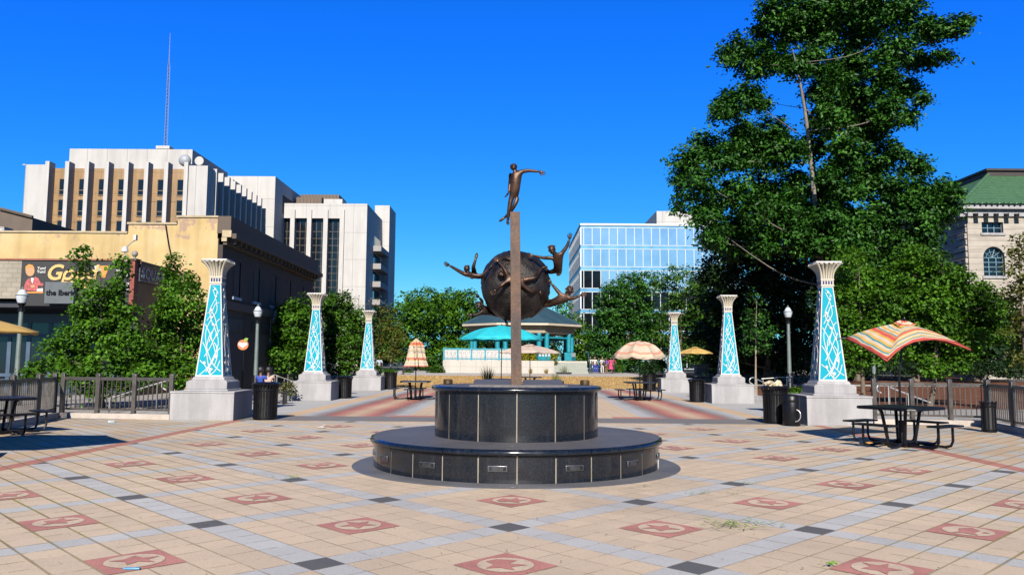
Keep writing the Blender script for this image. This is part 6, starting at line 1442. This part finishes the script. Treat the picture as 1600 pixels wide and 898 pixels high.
for px, lab in ((829, 'dry tuft of grass against the gazebo terrace, left of two'), (853, 'dry tuft of grass against the gazebo terrace, right of two')):
    p = P(px, 580, 77.6); m = MB(); rr = random.Random(px)
    for k in range(60):
        a = rr.uniform(0, 6.28); d = Vector((math.cos(a)*.3, math.sin(a)*.3, 1)); l = rr.uniform(.3, .62); w = Vector((.02, 0, 0)); o_ = Vector((rr.uniform(-.12, .12), rr.uniform(-.1, .1), 0)); m.add([o_-w, o_+w, o_+d*l], [(0, 1, 2)])
    tag(m.build('grass_tuft', leafmat('dry tuft', (.30, .20, .07)), smooth=False, loc=(p.x, 77.0, .45)), lab, 'grass tuft')
# tall black planters by the farther columns
pb0 = slat_bin('tall_planter', 'tall black planter holding the small yellowish tree, by the smallest left column', 'planter', .36, .95, 24, False)
pb0.location = G(610, 608); pb0['group'] = 'tall black planters'
b2 = dup(pb0, G(1015, 611), 'tall black planter with a dark bush behind the picnic table at right', 0, 1.05, group='tall black planters')
p = G(610, 608); shrub('planter_fringe', 'fringe of low green leaves around the thin stem in the left tall planter', 'plant', p, [(tuple(p+Vector((dx, 0, 1.0))), .17) for dx in (-.22, 0, .2)], OAK, .08, 1.2, .12, 14)
p = G(1015, 611); shrub('planter_bush', 'dark bush growing out of the right tall planter', 'plant', p, [(tuple(p+Vector((dx, 0, z))), .3) for dx, z in ((-.2, 1.15), (.2, 1.2), (0, 1.45))], DARK, .10, 1.2, .2, 16)
p = G(1242, 660)+Vector((.25, .9, 0)); shrub('column_weeds', 'tuft of green weeds growing behind the bins on the right front column base', 'plant', p, [(tuple(p+Vector((dx, 0, .82))), (.22, .2, .08)) for dx in (-.25, 0, .25)], MAPLE, .07, 1.2, .1, 14)

# ================================================================ PEOPLE
SKINM = mat('skin', (.34, .18, .11), .55, 0, .08, 8); SKIND = mat('brown skin', (.14, .07, .045), .55, 0, .08, 8); HAIRM = mat('dark hair', (.012, .009, .007), .6, 0, .2, 20); SHOE = mat('dark shoe', (.02, .018, .016), .5, 0, .1, 10)
def cloth(name, c): return mat(name, c, .85, 0, .12, 6)
def person(label, loc, face=0., h=1.68, skin=None, top=None, bottom=None, dress=None, stride=.12, seated=False, arms=(.15, .15), lean=0., longhair=True, seat_h=.46):
    """one continuous body; hair and clothes follow it as children"""
    t = thing('person', label, 'person', loc, face); skin = skin or SKINM; k = h
    zp = seat_h+.08 if seated else .53*k
    def up(f): return Vector((0, lean*(f*k-zp)*.0, 0))
    zc = lambda f: zp+(f-.53)*k
    j = dict(pelvis=Vector((0, 0, zp)), waist=Vector((0, -lean*.10, zc(.62))), chest=Vector((0, -lean*.25, zc(.73))), neck=Vector((0, -lean*.38, zc(.84))))
    hd = Vector((0, -lean*.45-.01, zc(.925)))
    for n, s in (('L', 1), ('R', -1)):
        j['sh'+n] = Vector((s*.105*k, -lean*.3, zc(.80))); a = arms[0 if s > 0 else 1]
        j['el'+n] = j['sh'+n]+Vector((s*.03*k, -.04*k*(1+6*a), -.17*k)); j['wr'+n] = j['el'+n]+Vector((-s*.02*k*a*6, -.03*k-.30*k*a, -.135*k*(1-a*1.6)))
        j['hip'+n] = Vector((s*.052*k, 0, zp-.04*k))
        if seated:
            j['kn'+n] = Vector((s*.07*k, -.25*k, seat_h+.06)); j['cf'+n] = Vector((s*.07*k, -.25*k, seat_h*.6)); j['an'+n] = Vector((s*.07*k, -.24*k, .07)); j['to'+n] = Vector((s*.075*k, -.34*k, .03))
        else:
            d = stride*s; j['kn'+n] = Vector((s*.055*k, -d*.5-.01, .285*k)); j['cf'+n] = Vector((s*.055*k, -d*.3+.01, .2*k)); j['an'+n] = Vector((s*.055*k, d*.15 if d < 0 else -d*.9, .045*k)); j['to'+n] = j['an'+n]+Vector((0, -.1*k, -.03*k))
    rr = rads(k*.98); nodes = {}
    for key in ['pelvis', 'waist', 'chest', 'neck']: nodes[key] = (j[key], (rr[key], rr[key]*.72) if key != 'neck' else rr[key])
    nodes['head'] = (hd, .05*k)
    for key in j:
        if key not in nodes: nodes[key] = (j[key], rr[key])
    V, Fc = skin_mesh(nodes, body_edges(), 1); mb = MB(); mb.add(V, Fc); add_head(mb, hd, .066*k, (0, -1, 0), (0, 0, 1), 0, eyes=1)
    for n, s in (('L', 1), ('R', -1)): hand(mb, j['wr'+n], j['wr'+n]+(j['wr'+n]-j['el'+n]).normalized()*.1*k, .10*k, 0, .3, (0, 1, 0))
    mb.build('body', [skin, HAIRM], t, ang=70)
    def wear(name, keys, edges, grow, m_):
        nd = {q: (nodes[q][0], tuple(v*grow+.006 for v in (nodes[q][1] if hasattr(nodes[q][1], '__len__') else (nodes[q][1],)*2))) for q in keys}
        V, Fc = skin_mesh(nd, edges, 1); MB().add(V, Fc).build(name, m_, t, ang=70)
    if top or dress:
        nodes['ua'+'L'] = (j['shL'].lerp(j['elL'], .75), rr['elL']*1.1); nodes['uaR'] = (j['shR'].lerp(j['elR'], .75), rr['elR']*1.1)
        wear('shirt', ['pelvis', 'waist', 'chest', 'shL', 'shR', 'uaL', 'uaR'], [('pelvis', 'waist'), ('waist', 'chest'), ('chest', 'shL'), ('chest', 'shR'), ('shL', 'uaL'), ('shR', 'uaR')], 1.13, top or dress)
    if dress:
        m = MB(); m.lathe([(.10*k, zc(.66)), (.105*k, zc(.56)), (.13*k, .42*k), (.155*k, .30*k), (.16*k, .27*k)], n=20, wave=lambda i, a: 1+.06*math.sin(7*a)*(i > 1)); m.build('skirt', dress, t, ang=70)
    elif bottom:
        ks = ['pelvis']+[q+s for s in 'LR' for q in ('hip', 'kn', 'cf', 'an')]; wear('trousers', ks, [e for s in 'LR' for e in (('pelvis', 'hip'+s), ('hip'+s, 'kn'+s), ('kn'+s, 'cf'+s), ('cf'+s, 'an'+s))], 1.16, bottom)
    for s in 'LR':
        m = MB(); d = j['to'+s]-j['an'+s]; m.ell(j['an'+s]+d*.5+Vector((0, 0, -.012*k)), (.03*k, .075*k, .022*k), 10); m.build('shoe', SHOE, t)
    m = MB(); r = .066*k; m.ell(hd+Vector((0, .018*k, .018*k)), (r*.93, r*.98, r*1.0), 14)
    if longhair: m.ell(hd+Vector((0, .035*k, -.05*k)), (r*.85, r*.5, r*1.3), 12)
    m.build('hair', HAIRM, t); return t
def at(px, py, Y): return Vector((P(px, py, Y).x, Y, gz(Y)))
NAVYC, BLUEC, WHITEC, PINKC, TEALC_, PURP, BLKC, MAR = cloth('navy cloth', (.015, .02, .06)), cloth('royal blue cloth', (.02, .06, .38)), cloth('white cloth', (.58, .57, .55)), cloth('pink dress cloth', (.55, .05, .16)), cloth('teal cloth', (.02, .22, .22)), cloth('purple cloth', (.16, .05, .32)), cloth('black cloth', (.012, .012, .014)), cloth('maroon cloth', (.22, .02, .03))
YP = 81
person('person in white top and navy trousers, leftmost of the group by the gazebo steps', at(922.5, 580, YP), R(20), 1.72, SKIND, top=WHITEC, bottom=NAVYC)
person('person in white top and royal blue trousers, in the group by the gazebo steps', at(929.5, 580, YP-.4), R(-10), 1.70, SKINM, top=WHITEC, dress=None, bottom=BLUEC)
person('person in a teal top with blue skirt, half hidden in the group by the steps', at(935, 581, YP+.5), R(40), 1.55, SKIND, top=TEALC_, bottom=BLUEC)
person('person in white top and white trousers with black bag, by the gazebo steps', at(941, 581, YP-.6), R(5), 1.68, SKINM, top=WHITEC, bottom=cloth('off white trousers', (.56, .54, .52)))
b_ = MB(); b_.ell((0, 0, 0), (.16, .1, .14), 12); b_.tube([(-.14, 0, .08), (-.1, 0, .35), (.1, 0, .35), (.14, 0, .08)], .012, 6); pb_ = at(943, 581, YP-.78); tag(b_.build('handbag', BLKC, loc=(pb_.x, pb_.y, 1.42)), 'black handbag carried by the person in white trousers', 'bag')
person('person in a purple top and dark trousers, in the group by the steps', at(947.5, 580, YP+.2), R(-30), 1.60, SKIND, top=PURP, bottom=cloth('tan trousers', (.22, .12, .05)))
person('person in a bright pink dress, at the right of the group by the steps', at(954.5, 581, YP-.3), R(-20), 1.66, SKIND, dress=PINKC)
person('person in a maroon top, behind the one in the pink dress', at(958.5, 580, YP+.7), R(10), 1.68, SKIND, top=MAR, bottom=BLKC)
person('person in a pale blue shirt and black trousers walking, beside the smallest left column', at(592, 590, 62), R(15), 1.74, SKIND, top=cloth('pale blue shirt', (.40, .48, .56)), bottom=BLKC, stride=.3, longhair=False)
person('person in a maroon shirt sitting in the shade left of the closed parasol', at(637, 588, 72), R(-60), 1.72, SKIND, top=MAR, bottom=BLKC, seated=True, arms=(.4, .4), longhair=False)
yb = 29.; bx = P(413, 600, yb).x
be = thing('park_bench', 'low bench half hidden behind the left bin where two people sit', 'bench', (bx, yb, 0)); m = MB(); m.mm((-.9, -.2, .40), (.9, .25, .45)); m.build('seat', BLACKMETAL, be, bevel=.01)
for s in (-.75, .75): m = MB(); m.mm((s-.03, -.18, 0), (s+.03, .23, .399)); m.build('leg', BLACKMETAL, be)
person('person in a royal blue jacket sitting with back turned, behind the left front bin', Vector((P(407, 600, yb).x, yb, 0)), R(180-20), 1.68, SKIND, top=BLUEC, bottom=NAVYC, seated=True, arms=(.35, .35), longhair=False)
person('person in a pale pink shirt sitting with back turned, next to the one in blue', Vector((P(418.5, 600, yb).x, yb, 0)), R(180+10), 1.68, SKIND, top=cloth('pale pink shirt', (.50, .33, .27)), bottom=BLKC, seated=True, arms=(.3, .5), lean=.2, longhair=False)

# ================================================================ SMALL THINGS
hy = thing('standpipe', 'black double-headed fountain standpipe on the garden path in the mulch', 'standpipe', at(1205, 598, 54.4)); hy.location.z += .035; m = MB(); m.lathe([(.30, 0), (.30, .05), (.14, .1), (.13, .85), (.17, .9), (.15, 1.0), (0, 1.02)], n=16); m.build('column', BLACKMETAL, hy)
m = MB(); m.tube([(.1, 0, .45), (.32, 0, .5), (.36, 0, .66)], .06, 8); m.lathe([(.08, .64), (.14, .72), (.12, .78), (0, .78)], c=(.36, 0, 0), n=12); m.build('side_bowl', BLACKMETAL, hy)
clip = MB(); rc = random.Random(5)
def blades(cx, cy, n, sx, sy, l0, l1):
    for _ in range(n):
        x, y, a, l = cx+rc.gauss(0, sx), cy+rc.gauss(0, sy), rc.uniform(0, 6.28), rc.uniform(l0, l1); w = .005
        d = Vector((math.cos(a), math.sin(a), 0)); q = Vector((-math.sin(a), math.cos(a), 0))*w; o_ = Vector((x, y, .022+rc.uniform(0, .015))); clip.add([o_-q, o_+q, o_+d*l*.5+q+Vector((0, 0, .012)), o_+d*l*.5-q+Vector((0, 0, .012)), o_+d*l], [(0, 1, 2, 3), (3, 2, 4)])
g1 = G(1145, 822); blades(g1.x, g1.y, 60, .20, .10, .06, .20); g2 = G(1170, 757); blades(g2.x, g2.y, 12, .06, .06, .06, .14); g3 = G(1105, 772); blades(g3.x, g3.y, 14, .25, .08, .06, .16); g4 = G(450, 748); blades(g4.x, g4.y, 14, .10, .04, .06, .14); g5 = G(1010, 762); blades(g5.x, g5.y, 6, .05, .05, .06, .14); g6 = G(1298, 886); blades(g6.x, g6.y, 16, .03, .03, .03, .07)
tag(clip.build('grass_clippings', leafmat('fresh clippings', (.20, .42, .03)), smooth=False), kind='stuff')
lv = MB()
for _ in range(900):
    u, v = rc.uniform(-7, 7), 3+rc.random()**1.6*17; p = pl(u, v, .019); a = rc.uniform(0, 6.28); r = rc.uniform(.006, .016)
    lv.add([(p.x+r*math.cos(a+k*1.57)*(1 if k % 2 else .55), p.y+r*math.sin(a+k*1.57)*(1 if k % 2 else .55), p.z+rc.uniform(0, .008)) for k in range(4)], [(0, 1, 2, 3)], rc.randrange(2))
tag(lv.build('fallen_leaf_litter', [mat('brown leaf litter', (.16, .10, .03), .9), mat('yellow leaf litter', (.34, .24, .05), .9)], smooth=False), kind='stuff')
p = G(206, 891); m = MB(); m.box((0, 0, .018), (.12, .028, .012), rz=R(2)); tag(m.build('plastic_stick', mat('light blue plastic', (.12, .36, .62), .4), loc=p, bevel=.003), 'light blue plastic stick lying on a red inlay at lower left', 'litter')
p = G(1352, 695); m = MB(); m.lathe([(.035, 0), (.045, .10), (.04, .10)], n=14)
for i, v in enumerate(m.v): m.v[i] = (v[2]-.05, v[0], v[1]+.05)
tag(m.build('paper_cup', mat('white paper cup', (.6, .58, .55), .7), loc=p+Vector((-.06, 0, .01))), 'white paper cup lying by the right-hand picnic table', 'litter')
m = MB(); m.box((0, 0, .03), (.12, .08, .05), rz=.4, rx=.2); tag(m.build('food_wrapper', mat('orange food wrapper', (.50, .26, .06), .6), loc=p+Vector((.1, .05, 0)), bevel=.012), 'crumpled orange food wrapper next to the white cup', 'litter')
p = G(503, 669); m = MB(); m.ell((0, 0, .05), (.11, .05, .05), 10); m.ell((.09, 0, .12), (.035, .03, .035), 8); m.tube([(-.08, 0, .05), (-.2, 0, .06)], [.03, .01], 6); m.tube([(.12, 0, .12), (.15, 0, .115)], [.01, .003], 5)
for s in (-.02, .02): m.tube([(0, s, .02), (.0, s, 0)], .006, 5)
pg = m.build('pigeon', mat('pale pigeon', (.42, .40, .40), .7, 0, .3, 20), loc=p); pg.scale = (.6,)*3; tag(pg, 'pale pigeon standing on the paving beyond the left of the plinth', 'bird')
p = G(174, 660); m = MB(); m.box((0, 0, .03), (.16, .1, .05), rz=.5, rx=.3); tag(m.build('clear_wrapper', mat('crumpled clear plastic', (.45, .5, .5), .25), loc=p, bevel=.015), 'crumpled clear plastic wrapper near the left railing', 'litter')

# ================================================================ surfaces back to real-world albedo (the exposure above is set for it)
for m in bpy.data.materials:
    if not m.use_nodes: continue
    t = m.node_tree
    for n in list(t.nodes):
        if n.type not in ('BSDF_PRINCIPLED', 'BSDF_TRANSLUCENT'): continue
        if n.type == 'BSDF_PRINCIPLED' and n.inputs['Metallic'].default_value > .7: continue
        i = n.inputs['Base Color'] if n.type == 'BSDF_PRINCIPLED' else n.inputs[0]
        if i.is_linked:
            src = i.links[0].from_socket; k = t.nodes.new('ShaderNodeMix'); k.data_type = 'RGBA'; k.blend_type = 'MULTIPLY'; k.inputs[0].default_value = 1
            k.inputs[7].default_value = (.5, .5, .5, 1); t.links.new(src, k.inputs[6]); t.links.new(k.outputs[2], i)
        else: i.default_value = [v*.5 for v in i.default_value[:3]]+[1]
